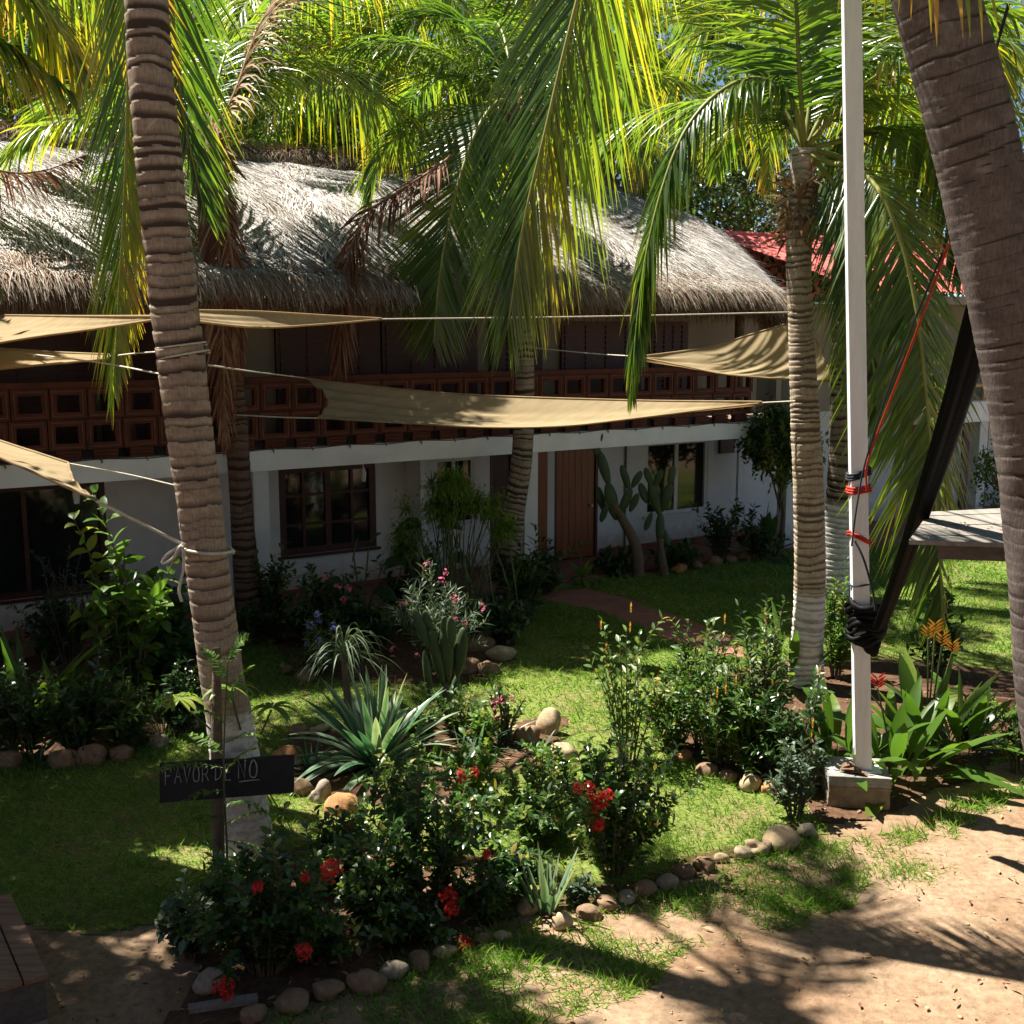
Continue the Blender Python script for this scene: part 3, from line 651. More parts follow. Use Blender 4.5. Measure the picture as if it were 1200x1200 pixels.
# ------------------------------------------------------------------ unseen building added behind the viewer to cut sky light
opp = thing('added_unseen_building', 'added thatched building, unseen behind the viewer, cutting sky light over the garden', 'building', (0, -5, 0))
b = MB(); box(b, (-14, -9, 0), (14, -3.2, 6.4)); b.build('wall', M['cream_wall'], opp, (0, -5, 0), smooth=False)
b = MB(); xs = np.linspace(-15.5, 15.5, 80); ys = np.linspace(-1.9, -10.1, 40); X, Y = np.meshgrid(xs, ys, indexing='ij')
Z = 6.2 + 0.85 * np.minimum(np.minimum(-1.9 - Y, Y + 10.1), (15.5 - np.abs(X)) * 1.2) + .12 * vnoise(X, Y, 1.2, 91)
idx = np.arange(X.size).reshape(X.shape); b.add(np.stack([X, Y, Z], -1), np.stack([idx[:-1, :-1], idx[:-1, 1:], idx[1:, 1:], idx[1:, :-1]], -1).reshape(-1, 4), .6)
b.add(np.stack([X, Y, np.minimum(Z - .3, 6.45)], -1), np.stack([idx[:-1, :-1], idx[1:, :-1], idx[1:, 1:], idx[:-1, 1:]], -1).reshape(-1, 4), .3)
b.build('thatched_roof', M['thatch_base'], opp, (0, -5, 0))
b = MB(); box(b, (-14, -3.19, 2.3), (14, -1.6, 2.55)); b.build('landing', M['beam'], opp, (0, -5, 0), smooth=False)
for x in (-12, -6, 6, 12):
    b = MB(); tube(b, [(x, -1.9, 0), (x, -1.9, 3), (x, -1.9, 6.6)], .12, 10); b.build('roof_post', M['bark'], opp, (0, -5, 0))
# ------------------------------------------------------------------ coconut palms
def trunk(root, org, pts, radii, mat, seed, ring=0.085, notch=0.085, name='trunk', dk=0.5, low=None):
    r = np.random.default_rng(seed)
    L = np.linalg.norm(np.diff(np.asarray(pts), axis=0), axis=1).sum()
    n = int(L / 0.012); P = catmull(pts, n); s = np.linspace(0, L, n); sides = 32
    R = np.interp(np.linspace(0, 1, n), np.linspace(0, 1, len(radii)), radii)
    # ring scars: irregular spacing, sharp upper lip
    cuts = [0.0]
    while cuts[-1] < L + 0.3: cuts.append(cuts[-1] + ring * r.uniform(0.55, 1.5))
    cuts = np.array(cuts)
    a = np.linspace(0, 2 * PI, sides, endpoint=False)
    ph = s[:, None] + 0.020 * np.sin(a + r.uniform(0, 6))[None, :] * np.sin(s * 2.1 + 1)[:, None] + 0.007 * np.sin(2 * a[None, :] + s[:, None] * 5.3) + 0.004 * np.sin(4 * a[None, :] + s[:, None] * 11)
    k = np.clip(np.searchsorted(cuts, ph.ravel(), side='right') - 1, 0, len(cuts) - 2)
    f = ((ph.ravel() - cuts[k]) / (cuts[k + 1] - cuts[k])).reshape(ph.shape)
    depth = r.uniform(0.35, 1.2, len(cuts))[k].reshape(ph.shape)
    if low: depth = depth * (low[0] + (1 - low[0]) * np.clip((s - low[1]) / low[2], 0, 1))[:, None]
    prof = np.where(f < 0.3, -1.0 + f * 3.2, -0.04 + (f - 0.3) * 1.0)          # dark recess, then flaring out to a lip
    T, S, U = frames(P)
    rr = R[:, None] * (1 + notch * depth * (prof * 0.55) + 0.035 * np.sin(2 * a + s[:, None] * .8) + 0.02 * np.sin(5 * a[None, :] + s[:, None] * 3.1 + 2 * np.sin(s[:, None] * 4)))
    V = P[:, None, :] + (S[:, None, :] * np.cos(a)[None, :, None] + U[:, None, :] * np.sin(a)[None, :, None]) * rr[..., None]
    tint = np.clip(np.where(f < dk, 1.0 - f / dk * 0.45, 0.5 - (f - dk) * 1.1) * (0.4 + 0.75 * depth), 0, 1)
    idx = np.arange(n * sides).reshape(n, sides); nx = np.roll(idx, -1, 1)
    b = MB(); b.add(V.reshape(-1, 3), np.stack([idx[:-1], nx[:-1], nx[1:], idx[1:]], -1).reshape(-1, 4), tint.ravel())
    return b.build(name, mat, root, org)

def frond(root, org, ctrl, nl=78, L=0.8, W=0.042, droop=1.2, a0=68, a1=22, lift=0.18, pet=0.13, leaf='palm', rach='rachis', s0=None, t0=0.25, tv=0.10, ttip=0.35,
          seed=0, r0=0.032, gap=0.03, K=4, name='frond', asym=(1, 1), tside=(0, 0), fold=0.18, blot=0.12, send=None, neat=1.0):
    r = np.random.default_rng(seed + 1000)
    n = 60; P = catmull(ctrl, n)
    if send is None: T, S, U = frames(P, s0)
    else:
        T, S, U = frames(P[::-1], send); T, S = -T[::-1], S[::-1]; U = np.cross(S, T)
    b = MB()
    tube(b, P, r0 * (1 - 0.85 * np.linspace(0, 1, n)), 7, 0.5, 1)
    for side in (0, 1):
        sg = 1 if side else -1
        u = pet + (1 - pet) * (np.arange(nl) + 0.5 + r.uniform(-.35, .35, nl)) / nl
        u = u[(r.random(nl) > gap)]; m = len(u)
        i = np.clip(u * (n - 1), 0, n - 1.001); i0 = i.astype(int); f = (i - i0)[:, None]
        base = P[i0] * (1 - f) + P[i0 + 1] * f; t = T[i0]; s_ = S[i0]; up = U[i0]
        x = (u - pet) / (1 - pet)
        ll = L * asym[side] * (0.50 + 0.50 * np.sin(PI * np.clip(x * 0.9 + 0.08, 0, 1))) * (1 - 0.5 * x ** 6) * r.uniform(0.85, 1.1, m)
        ang = np.radians(a0 + (a1 - a0) * x ** 1.2 + r.normal(0, 5 * neat, m))
        d = t * np.cos(ang)[:, None] + sg * s_ * np.sin(ang)[:, None] + up * (lift + r.normal(0, 0.10 * neat, m))[:, None]
        nrmv = nrm(nrm(np.cross(t, d)) * (-sg) + 0.28 * neat * r.normal(size=(m, 3)))
        tt = t0 + tside[side] + blot * np.sin(u * 17 + seed) + r.normal(0, tv, m)  # tside yellows one leaflet row, painting sunlight through the leaves into the tint
        dr = np.maximum(0.05, droop * r.normal(1, 0.28, m))
        br = r.random(m) < 0.06; dr = np.where(br, dr * 3, dr)
        blades(b, base, d, nrmv, ll, W * r.uniform(0.75, 1.15, m), K, dr, fold, p_palm, tt, ttip * r.uniform(0.4, 1.4, m))
    return b.build(name, [M[leaf], M[rach]], root, org)

def auto_ctrl(top, az, el, L, bend, r):
    P = [np.array(top)]; e = el; n = 7; a = az
    for k in range(n):
        d = np.array([math.cos(e) * math.sin(a), math.cos(e) * math.cos(a), math.sin(e)])
        P.append(P[-1] + d * L / n); e -= bend * (0.35 + 1.3 * (k + 1) / n) / n; a += r.normal(0, 0.03)
    return P
def crown(root, org, top, n, L, seed, skip=None, els=(80, -25), **kw):
    r = np.random.default_rng(seed); base = r.uniform(0, 6.28)
    for k in range(n):
        az = base + k * 2.39996; f = (k + 0.5) / n
        if skip and any((math.degrees(az) - lo) % 360 < (hi - lo) % 360 for lo, hi in skip): continue
        el = math.radians(els[0] + (els[1] - els[0]) * f ** 0.9 + r.normal(0, 6)); l = L * r.uniform(0.85, 1.1) * (0.8 if f < 0.15 else 1)
        q = dict(nl=88, L=0.28 * L, droop=0.9 + 0.9 * f, t0=0.22 + 0.14 * f + r.normal(0, .04), ttip=0.25 + 0.3 * f, seed=seed * 50 + k, W=0.045)
        q.update(kw); frond(root, org, auto_ctrl(top, az, el, l, math.radians(95 + 25 * r.random()), r), **q)
def sheath(root, org, top, seed, rad=0.2, h=0.5, n=260, leaf='straw_leaf'):
    r = np.random.default_rng(seed); b = MB(); a = r.uniform(0, 2 * PI, n); z = r.uniform(-h, 0.35 * h, n)
    out = np.stack([np.cos(a), np.sin(a), 0 * a], -1)
    base = np.array(top) + out * rad * (0.75 + 0.25 * r.random((n, 1))) + np.stack([0 * a, 0 * a, z], -1)
    d = out * 0.55 + np.stack([0 * a, 0 * a, r.uniform(-0.6, 1.1, n)], -1) + 0.3 * r.normal(size=(n, 3))
    blades(b, base, d, out, r.uniform(0.10, 0.42, n), r.uniform(0.008, 0.05, n), 3, 0.9, 0.1, p_strap, r.uniform(0, 0.9, n))
    for k in range(9):
        aa = r.uniform(0, 6.28); o = np.array([math.cos(aa), math.sin(aa), 0]); p0 = np.array(top) + o * rad * 0.7 + [0, 0, -h * r.random()]
        tube(b, [p0, p0 + o * 0.16 + [0, 0, .10], p0 + o * r.uniform(.25, .4) + [0, 0, r.uniform(-.1, .2)]], [0.05, 0.035, 0.012], 6, 0.3)
    lump(b, np.array(top) - [0, 0, h * 0.35], (rad * .9, rad * .9, h * 0.75), 0.2, seed, 0.2)
    return b.build('leaf_sheath', M[leaf], root, org)

# ---- A: tall palm beside the sign
YA = 8.72
TA = trunk_mat('palm_bark_brown', (0.42, 0.345, 0.265), (0.24, 0.185, 0.14), (0.06, 0.042, 0.032), 1.2, 0.42, (0.74, 0.72, 0.69))
orgA = G(287, 1002); palmA = thing('coconut_palm', 'tall coconut palm with white painted foot, rising behind the black sign', 'palm tree', orgA, 'coconut palms of the garden')
ptsA = [D(292, 1025, YA), D(281, 930, YA), D(268, 840, YA), D(257, 770, YA), D(240, 640, YA), D(222, 500, YA), D(207, 380, YA), D(189, 220, YA), D(177, 90, YA), D(168, -60, YA), D(160, -220, YA), D(152, -370, YA)]
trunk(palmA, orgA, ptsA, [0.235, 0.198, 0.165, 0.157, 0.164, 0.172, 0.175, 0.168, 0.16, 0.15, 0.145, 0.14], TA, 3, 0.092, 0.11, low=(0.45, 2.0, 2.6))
topA = ptsA[-1]
hang = [(topA), D(130, -330, 9.3), D(140, -190, 9.8), D(149, -40, 9.9), D(150, 100, 9.9), D(146, 230, 9.9), D(139, 350, 9.9), D(133, 452, 9.9)]
frond(palmA, orgA, hang, 130, 1.5, 0.036, 0.35, 38, 11, 0.32, 0.2, send=(1, -0.1, 0), t0=0.36, tside=(0.06, 0.28), ttip=0.25, seed=1, asym=(1.0, 0.55), blot=.04, neat=.45)
frond(palmA, orgA, [topA, D(185, -300, 9.6), D(196, -120, 10.4), D(203, 20, 10.7), D(214, 130, 10.8), D(240, 250, 10.8)], 110, 1.25, 0.040, 0.4, 40, 16, 0.4, 0.2, send=(1, 0.1, 0), t0=0.2, seed=2, asym=(0.5, 1))
crown(palmA, orgA, topA, 9, 3.4, 11, els=(80, 30), skip=[(30, 160), (270, 330)])
sheath(palmA, orgA, topA, 5)
# ---- B: leaning palm close to the building, dead fronds along its trunk
YB = 15.44
TB = trunk_mat('palm_bark_dark', (0.19, 0.125, 0.09), (0.105, 0.066, 0.048), (0.04, 0.026, 0.02), 0.0)
orgB = G(297, 742); palmB = thing('coconut_palm', 'dark trunked coconut palm with dead brown fronds, standing against the left half of the hotel', 'palm tree', orgB, 'coconut palms of the garden')
ptsB = [D(302, 755, YB), D(292, 700, YB), D(286, 640, YB), D(281, 560, YB), D(274, 460, YB), D(264, 370, YB), D(255, 280, YB), D(247, 210, YB), D(247, 165, YB)]
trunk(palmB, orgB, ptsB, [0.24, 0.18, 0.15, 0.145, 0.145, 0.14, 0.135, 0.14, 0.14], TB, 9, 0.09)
topB = ptsB[-1]
frond(palmB, orgB, [topB, D(290, 95, 15.9), D(335, 70, 16.6), D(390, 86, 17.1), D(440, 115, 17.5), D(490, 150, 17.8), D(533, 184, 18.0)], 150, 1.45, 0.042, 1.9, 75, 25, 0.0, 0.12, t0=0.38, ttip=0.42, seed=21, tv=.12)
frond(palmB, orgB, [topB, D(280, 90, 16.0), D(318, 12, 16.8), D(370, -40, 17.6), D(440, -40, 18.2), D(510, 0, 18.6), D(560, 70, 18.8)], 150, 1.65, 0.044, 1.7, 72, 25, 0.0, 0.12, t0=0.36, ttip=0.4, seed=22, tv=.12)
frond(palmB, orgB, [topB, D(275, 110, 15.6), D(300, 40, 16.0), D(330, -10, 16.3), D(365, -30, 16.6)], 60, 0.9, 0.05, 1.5, 70, 25, 0.0, 0.1, leaf='straw_leaf', rach='dead_rachis', t0=0.5, seed=23)
frond(palmB, orgB, [topB, D(252, 230, 15.1), D(258, 320, 15.0), D(262, 420, 15.0), D(263, 520, 15.05)], 90, 0.8, 0.03, 2.2, 50, 14, 0.05, 0.05, 'dead_palm', 'dead_rachis', (1, 0.2, 0), 0.55, 0.25, 0.1, 24, name='dead_frond')
frond(palmB, orgB, [topB, D(262, 240, 15.1), D(275, 330, 15.0), D(281, 440, 15.05)], 60, 0.6, 0.03, 2.2, 50, 14, 0.05, 0.05, 'dead_palm', 'dead_rachis', (1, 0.2, 0), 0.4, 0.25, 0.1, 25, name='dead_frond')
b = MB(); sp_ = catmull([D(236, 185, 15.15), D(239, 260, 15.1), D(247, 350, 15.1), D(249, 380, 15.1)], 24); tube(b, sp_, 0.075 * np.sin(np.linspace(0.5, PI - .1, 24)), 8, 0.1); b.build('dark_tube', M['dark_wood'], palmB, orgB)  # dark tapered tube hanging along the trunk
crown(palmB, orgB, topB, 13, 3.4, 12, els=(80, 0), skip=[(20, 240)])
sheath(palmB, orgB, topB, 6)
# ---- C: palm in front of the white column
YC = 17.3
TC = trunk_mat('palm_bark_grey', (0.36, 0.30, 0.235), (0.21, 0.165, 0.125), (0.05, 0.036, 0.028), 0.0)
orgC = G(598, 698); palmC = thing('coconut_palm', 'slender coconut palm in front of the white column left of the wooden door', 'palm tree', orgC, 'coconut palms of the garden')
ptsC = [D(596, 712, YC), D(597, 650, YC), D(604, 590, YC), D(612, 530, YC), D(615, 440, YC), D(614, 360, YC), D(612, 280, YC), D(608, 200, YC), D(603, 130, YC)]
trunk(palmC, orgC, ptsC, [0.20, 0.17, 0.155, 0.15, 0.135, 0.125, 0.12, 0.12, 0.12], TC, 13, 0.08)
topC = ptsC[-1]
frond(palmC, orgC, [topC, D(585, 118, 16.9), D(560, 150, 16.5), D(540, 205, 16.2), D(525, 265, 16.0), D(514, 330, 15.9), D(508, 402, 15.9)], 120, 1.5, 0.040, 0.12, 52, 20, 0.3, 0.12, send=(1, 0.0, 0), t0=0.27, ttip=0.12, seed=31, fold=.12, neat=.45)
frond(palmC, orgC, [topC, D(570, 150, 16.8), D(520, 190, 16.3), D(472, 222, 16.1), D(430, 252, 15.9), D(406, 310, 15.8), D(400, 385, 15.7), D(394, 455, 15.7)], 150, 0.95, 0.03, 1.6, 60, 18, 0.0, 0.3, 'dead_palm', 'dead_rachis', None, 0.4, 0.25, 0.2, 32, name='dead_frond')
crown(palmC, orgC, topC, 18, 3.6, 14, els=(80, -10), skip=[(110, 240)])
sheath(palmC, orgC, topC, 7)
# ---- D: palm in the right bed, white foot
YD = 13.1
TD = trunk_mat('palm_bark_pale', (0.56, 0.47, 0.36), (0.36, 0.285, 0.21), (0.13, 0.095, 0.07), 1.15, 0.6, (0.72, 0.70, 0.67))
orgD = G(945, 803); palmD = thing('coconut_palm', 'pale ringed coconut palm with white painted foot among shrubs, left of the white post', 'palm tree', orgD, 'coconut palms of the garden')
ptsD = [D(944, 825, YD), D(946, 760, YD), D(949, 690, YD), D(948, 600, YD), D(945, 520, YD), D(941, 440, YD), D(938, 360, YD), D(936, 300, YD), D(938, 230, YD), D(943, 175, YD)]
trunk(palmD, orgD, ptsD, [0.22, 0.18, 0.172, 0.17, 0.168, 0.16, 0.145, 0.14, 0.15, 0.14], TD, 17, 0.075, 0.10)
topD = ptsD[-1]
frond(palmD, orgD, [topD, D(925, 112, 12.9), D(885, 92, 12.6), D(843, 108, 12.3), D(805, 150, 12.1), D(778, 215, 12.0), D(757, 300, 11.95), D(745, 390, 11.9), D(739, 462, 11.9)], 170, 0.95, 0.036, 3.0, 42, 10, -0.05, 0.12, t0=0.16, ttip=0.5, seed=41, s0=None)
frond(palmD, orgD, [topD, D(915, 140, 13.8), D(875, 122, 14.5), D(820, 118, 15.1), D(760, 132, 15.6), D(712, 160, 15.9), D(685, 195, 16.0)], 120, 1.3, 0.036, 1.5, 68, 25, 0.05, 0.12, t0=0.33, ttip=0.25, seed=42)
frond(palmD, orgD, [topD, D(920, 130, 13.3), D(893, 75, 13.5), D(860, 25, 13.7), D(815, -25, 14.0), D(760, -60, 14.3)], 125, 1.25, 0.046, 0.8, 68, 25, 0.05, 0.15, t0=0.40, ttip=0.12, seed=43)
frond(palmD, orgD, [topD, D(938, 110, 13.0), D(934, 40, 12.9), D(930, -50, 12.8), D(925, -160, 12.5)], 125, 1.25, 0.046, 0.7, 68, 25, 0.05, 0.15, t0=0.36, ttip=0.12, seed=44, s0=(1, 0.1, 0))
frond(palmD, orgD, [topD, D(960, 130, 13.3), D(985, 60, 13.5), D(1010, -20, 13.8), D(1040, -80, 14.3)], 125, 1.2, 0.046, 1.0, 68, 25, 0.05, 0.12, t0=0.28, ttip=0.1, seed=45)
frond(palmD, orgD, [topD, D(985, 165, 13.2), D(1030, 150, 13.5), D(1075, 162, 13.7), D(1105, 195, 13.8), D(1120, 250, 13.8), D(1128, 320, 13.8)], 125, 1.15, 0.044, 1.5, 68, 22, 0.0, 0.12, t0=0.25, ttip=0.1, seed=46)
frond(palmD, orgD, [topD, D(970, 190, 12.7), D(1008, 200, 12.2), D(1042, 245, 11.8), D(1068, 330, 11.6), D(1082, 430, 11.5), D(1092, 540, 11.45), D(1100, 640, 11.4), D(1104, 725, 11.4)], 160, 1.4, 0.038, 0.5, 50, 16, 0.4, 0.12, send=(1, 0.1, 0), t0=0.36, tside=(-0.03, 0.1), ttip=0.15, seed=47, asym=(1.1, 0.7))
frond(palmD, orgD, [topD, D(985, 185, 12.9), D(1030, 215, 12.7), D(1065, 290, 12.6), D(1090, 400, 12.5), D(1105, 520, 12.4), D(1112, 640, 12.4)], 140, 1.3, 0.038, 0.5, 50, 16, 0.4, 0.12, send=(1, 0.1, 0), t0=0.34, tside=(0, 0.1), ttip=0.15, seed=49)
frond(palmD, orgD, [topD, D(965, 200, 12.9), D(985, 230, 12.6), D(1005, 300, 12.4), D(1020, 400, 12.3), D(1030, 500, 12.3)], 100, 1.0, 0.04, 1.4, 55, 14, 0.6, 0.12, send=(1, 0.1, 0), t0=0.22, ttip=0.1, seed=48)
crown(palmD, orgD, topD, 12, 3.4, 15, els=(78, 28), skip=[(150, 345)])
sheath(palmD, orgD, D(937, 228, YD), 8, 0.165, 0.5, 260)
# ---- E: leaning palm at the right edge
YE = 6.5
TE = trunk_mat('palm_bark_purplish', (0.165, 0.135, 0.122), (0.09, 0.072, 0.064), (0.04, 0.03, 0.026), None)
orgE = np.array([3.45, YE, 0.0]); palmE = thing('coconut_palm', 'thick leaning coconut palm trunk at the right edge, holding one end of the hammock', 'palm tree', orgE, 'coconut palms of the garden')
ptsE = [np.array([3.45, YE, -0.03]), D(1262, 990, YE), D(1238, 800, YE), D(1224, 600, YE), D(1198, 420, YE), D(1160, 250, YE), D(1125, 100, YE), D(1096, 0, YE), D(1060, -130, YE), D(1020, -280, YE), D(985, -420, YE)]
trunk(palmE, orgE, ptsE, [0.27, 0.245, 0.225, 0.22, 0.228, 0.232, 0.232, 0.228, 0.215, 0.20, 0.19], TE, 19, 0.085, 0.03, dk=0.16)
topE = ptsE[-1]
frond(palmE, orgE, [topE, D(900, -430, 6.9), D(800, -330, 7.5), D(735, -200, 8.0), D(696, -70, 8.3), D(664, 50, 8.4), D(640, 150, 8.4), D(614, 260, 8.4), D(596, 375, 8.4)], 190, 1.6, 0.030, 0.5, 40, 13, 0.42, 0.15, send=(1, -0.1, 0), t0=0.27, tside=(-0.1, 0.24), ttip=0.12, neat=.5, seed=51, asym=(1.0, 1.0))
frond(palmE, orgE, [topE, D(985, -320, 5.9), D(1000, -220, 5.4), D(1050, -130, 5.1), D(1110, -80, 5.0), D(1170, -60, 5.0), D(1230, -40, 5.0)], 46, 0.66, 0.036, 2.2, 60, 22, 0.0, 0.2, t0=0.5, ttip=0.4, seed=52)
crown(palmE, orgE, topE, 13, 4.2, 16, els=(75, 20), skip=[(200, 340)])
sheath(palmE, orgE, topE, 9)
# ---- F: palm behind the post, white foot
YF = 17.6
TF = trunk_mat('palm_bark_grey_foot', (0.30, 0.25, 0.20), (0.17, 0.13, 0.10), (0.05, 0.036, 0.028), 1.5, 0.6, (0.7, 0.69, 0.67))
orgF = G(976, 697); palmF = thing('coconut_palm', 'coconut palm half hidden behind the white post, its foot painted white to shoulder height', 'palm tree', orgF, 'coconut palms of the garden')
ptsF = [D(973, 706, YF), D(980, 640, YF), D(986, 560, YF), D(988, 450, YF), D(990, 300, YF), D(996, 130, YF), D(1000, 20, YF), D(1004, -40, YF)]
trunk(palmF, orgF, ptsF, [0.27, 0.22, 0.19, 0.17, 0.165, 0.16, 0.155, 0.15], TF, 23, 0.09)
crown(palmF, orgF, ptsF[-1], 18, 4.0, 17, els=(80, -30))
sheath(palmF, orgF, ptsF[-1], 10)
# ---- G: palm outside the left edge whose fronds reach into the picture
orgG = np.array([-8.3, 11.4, 0.0]); palmG = thing('coconut_palm', 'coconut palm whose yellow tipped fronds hang in from the upper left corner', 'palm tree', orgG, 'coconut palms of the garden')
topG = np.array([-7.4, 11.2, 7.8])
trunk(palmG, orgG, [orgG + [0, 0, -.03], orgG + [0.1, 0, 1.5], orgG + [0.3, -.1, 4], orgG + [0.55, -.3, 6.5], topG], [0.24, 0.18, 0.165, 0.155, 0.15], TA, 29, 0.09)
frond(palmG, orgG, [topG, D(-20, -120, 13.2), D(40, -100, 14.0), D(90, -60, 14.6), D(135, 0, 15.0), D(165, 70, 15.2)], 120, 1.8, 0.05, 2.2, 70, 25, 0, 0.1, t0=0.5, ttip=0.5, seed=61)
frond(palmG, orgG, [topG, D(-40, -60, 12.6), D(0, -30, 13.2), D(40, 0, 13.6), D(75, 45, 14.0), D(100, 95, 14.1)], 120, 1.5, 0.05, 2.3, 70, 25, 0, 0.1, t0=0.52, ttip=0.5, seed=62)
frond(palmG, orgG, [topG, D(-110, -20, 12.5), D(-60, 10, 12.8), D(-10, 40, 13.0), D(40, 75, 13.0), D(85, 110, 13.0)], 120, 1.2, 0.05, 2.3, 70, 25, 0, 0.1, t0=0.5, ttip=0.5, seed=63)
frond(palmG, orgG, [topG, D(-60, 170, 12.6), D(0, 200, 13.2), D(50, 200, 13.5), D(100, 182, 13.8)][::1], 90, 0.75, 0.03, 1.8, 70, 30, -0.1, 0.25, 'dead_palm', 'dead_rachis', None, 0.5, 0.3, 0.2, 64, name='dead_frond')
crown(palmG, orgG, topG, 15, 3.8, 18, els=(80, -10), skip=[(40, 150)])
# ---- palms and trees behind the building
def back_palm(x, y, h, n, L, seed, label):
    o = np.array([x, y, 0.0]); p = thing('coconut_palm', label, 'palm tree', o, 'palms behind the hotel')
    t = o + [0.3, 0, h]; trunk(p, o, [o, o + [0.1, 0, h * .4], o + [0.2, 0, h * .7], t], [0.2, 0.16, 0.15, 0.14], TB, seed, 0.12)
    crown(p, o, t, n, L, seed + 70, els=(80, -35), nl=64, K=3, W=0.06, t0=0.36)
def bx(px, Y): return (px - 600) / FPX * Y
back_palm(bx(395, 23), 23, 9.0, 20, 4.3, 101, 'coconut palm behind the left end of the thatched roof ridge')
back_palm(bx(560, 25), 25, 9.5, 20, 4.5, 102, 'coconut palm rising behind the middle of the thatched roof')
back_palm(bx(640, 26), 26, 9.6, 20, 4.5, 103, 'coconut palm behind the roof ridge, right of the middle')
back_palm(bx(1060, 30), 30, 10.0, 20, 4.8, 104, 'coconut palm behind the red tiled roof')
back_palm(bx(60, 21.5), 21.5, 10.0, 18, 4.3, 105, 'coconut palm behind the far left of the thatched roof')

def leafy_tree(x, y, h, rx, rz, n, seed, label, name='broadleaf_tree', leaf='far_leaf', ls=0.22, group='broadleaf trees behind the hotel', th=0.16, cb=0.35):
    r = np.random.default_rng(seed); o = np.array([x, y, 0.0]); tr = thing(name, label, 'tree', o, group)
    c = o + [0, 0, h - rz]; b = MB(); ends = []
    tube(b, catmull([o, o + [0.1 * rx, 0, h * .3], o + [-0.05 * rx, 0.1, h * .6], c + [0, 0, rz * .4]], 14), np.linspace(th, th * .3, 14), 8)
    for k in range(24):
        v = nrm(r.normal(size=3)); v[2] = abs(v[2]) * 0.9 - cb; e = c + v * np.array([rx, rx, rz]) * r.uniform(0.55, 0.95)
        s = o + [0, 0, h * r.uniform(0.3, 0.6)]
        tube(b, catmull([s, s * .4 + e * .6 + [0, 0, -.1 * rz], e], 8), np.linspace(th * .35, 0.012, 8), 5); ends.append(e)
    b.build('trunk', M['bark'], tr, o)
    m = 60; ce = np.concatenate([np.array(ends), c + nrm(r.normal(size=(m, 3))) * np.array([rx, rx, rz]) * r.uniform(0.4, 1, (m, 1)) ** .5])
    k = r.integers(0, len(ce), n); p = ce[k] + r.normal(size=(n, 3)) * np.array([rx, rx, rz]) * 0.13
    q = MB(); dd = nrm(r.normal(size=(n, 3)) + [0, 0, -0.25]); blades(q, p, dd, nrm(r.normal(size=(n, 3)) * .6 + [0, 0, 1]), ls * r.uniform(.6, 1.2, n), ls * .5 * r.uniform(.7, 1.2, n), 2, 0.3, 0.12, p_leaf, np.clip(0.45 + 0.22 * r.normal(size=len(ce))[k] + .12 * r.normal(size=n), 0, 1))
    q.build('crown', M[leaf], tr, o)
leafy_tree(bx(300, 31), 31, 17, 5.0, 6.5, 10000, 9, 'very tall pale broadleaf tree behind the left part of the roof ridge')
leafy_tree(bx(560, 34), 34, 18, 5.5, 7, 10000, 10, 'very tall pale broadleaf tree farthest behind the middle of the roof')
leafy_tree(bx(860, 37), 37, 18, 5.5, 7.5, 10000, 11, 'very tall pale broadleaf tree farthest behind the red tiled roof')
leafy_tree(bx(60, 30), 30, 17, 5, 6.5, 9000, 12, 'very tall pale broadleaf tree behind the far left roof end')
leafy_tree(bx(470, 29), 29, 13, 4.5, 4.5, 9000, 1, 'large pale green broadleaf tree behind the middle of the thatched roof')
leafy_tree(bx(650, 31), 31, 14, 4.8, 5.0, 9000, 2, 'large pale green broadleaf tree behind the right part of the thatched roof')
leafy_tree(bx(250, 27), 27, 13, 4.2, 4.6, 8000, 3, 'pale green broadleaf tree behind the left part of the thatched roof')
leafy_tree(bx(850, 30), 30, 9.2, 4.4, 3.6, 9000, 4, 'dark green bushy tree over the left end of the red tiled roof', leaf='dark_leaf')
leafy_tree(bx(1000, 34), 34, 14, 5.0, 5.4, 9000, 5, 'tall broadleaf tree behind the red tiled roof')
leafy_tree(bx(1190, 33), 33, 13, 5.0, 5.4, 8000, 6, 'broadleaf tree at the right behind the red tiled roof')
leafy_tree(bx(110, 24.5), 24.5, 12.5, 3.4, 4.6, 9000, 8, 'pale green broadleaf tree behind the far left roof ridge, between two palms')
leafy_tree(bx(-40, 26), 26, 12, 4.2, 4.5, 8000, 7, 'broadleaf tree at the far left behind the thatched roof')
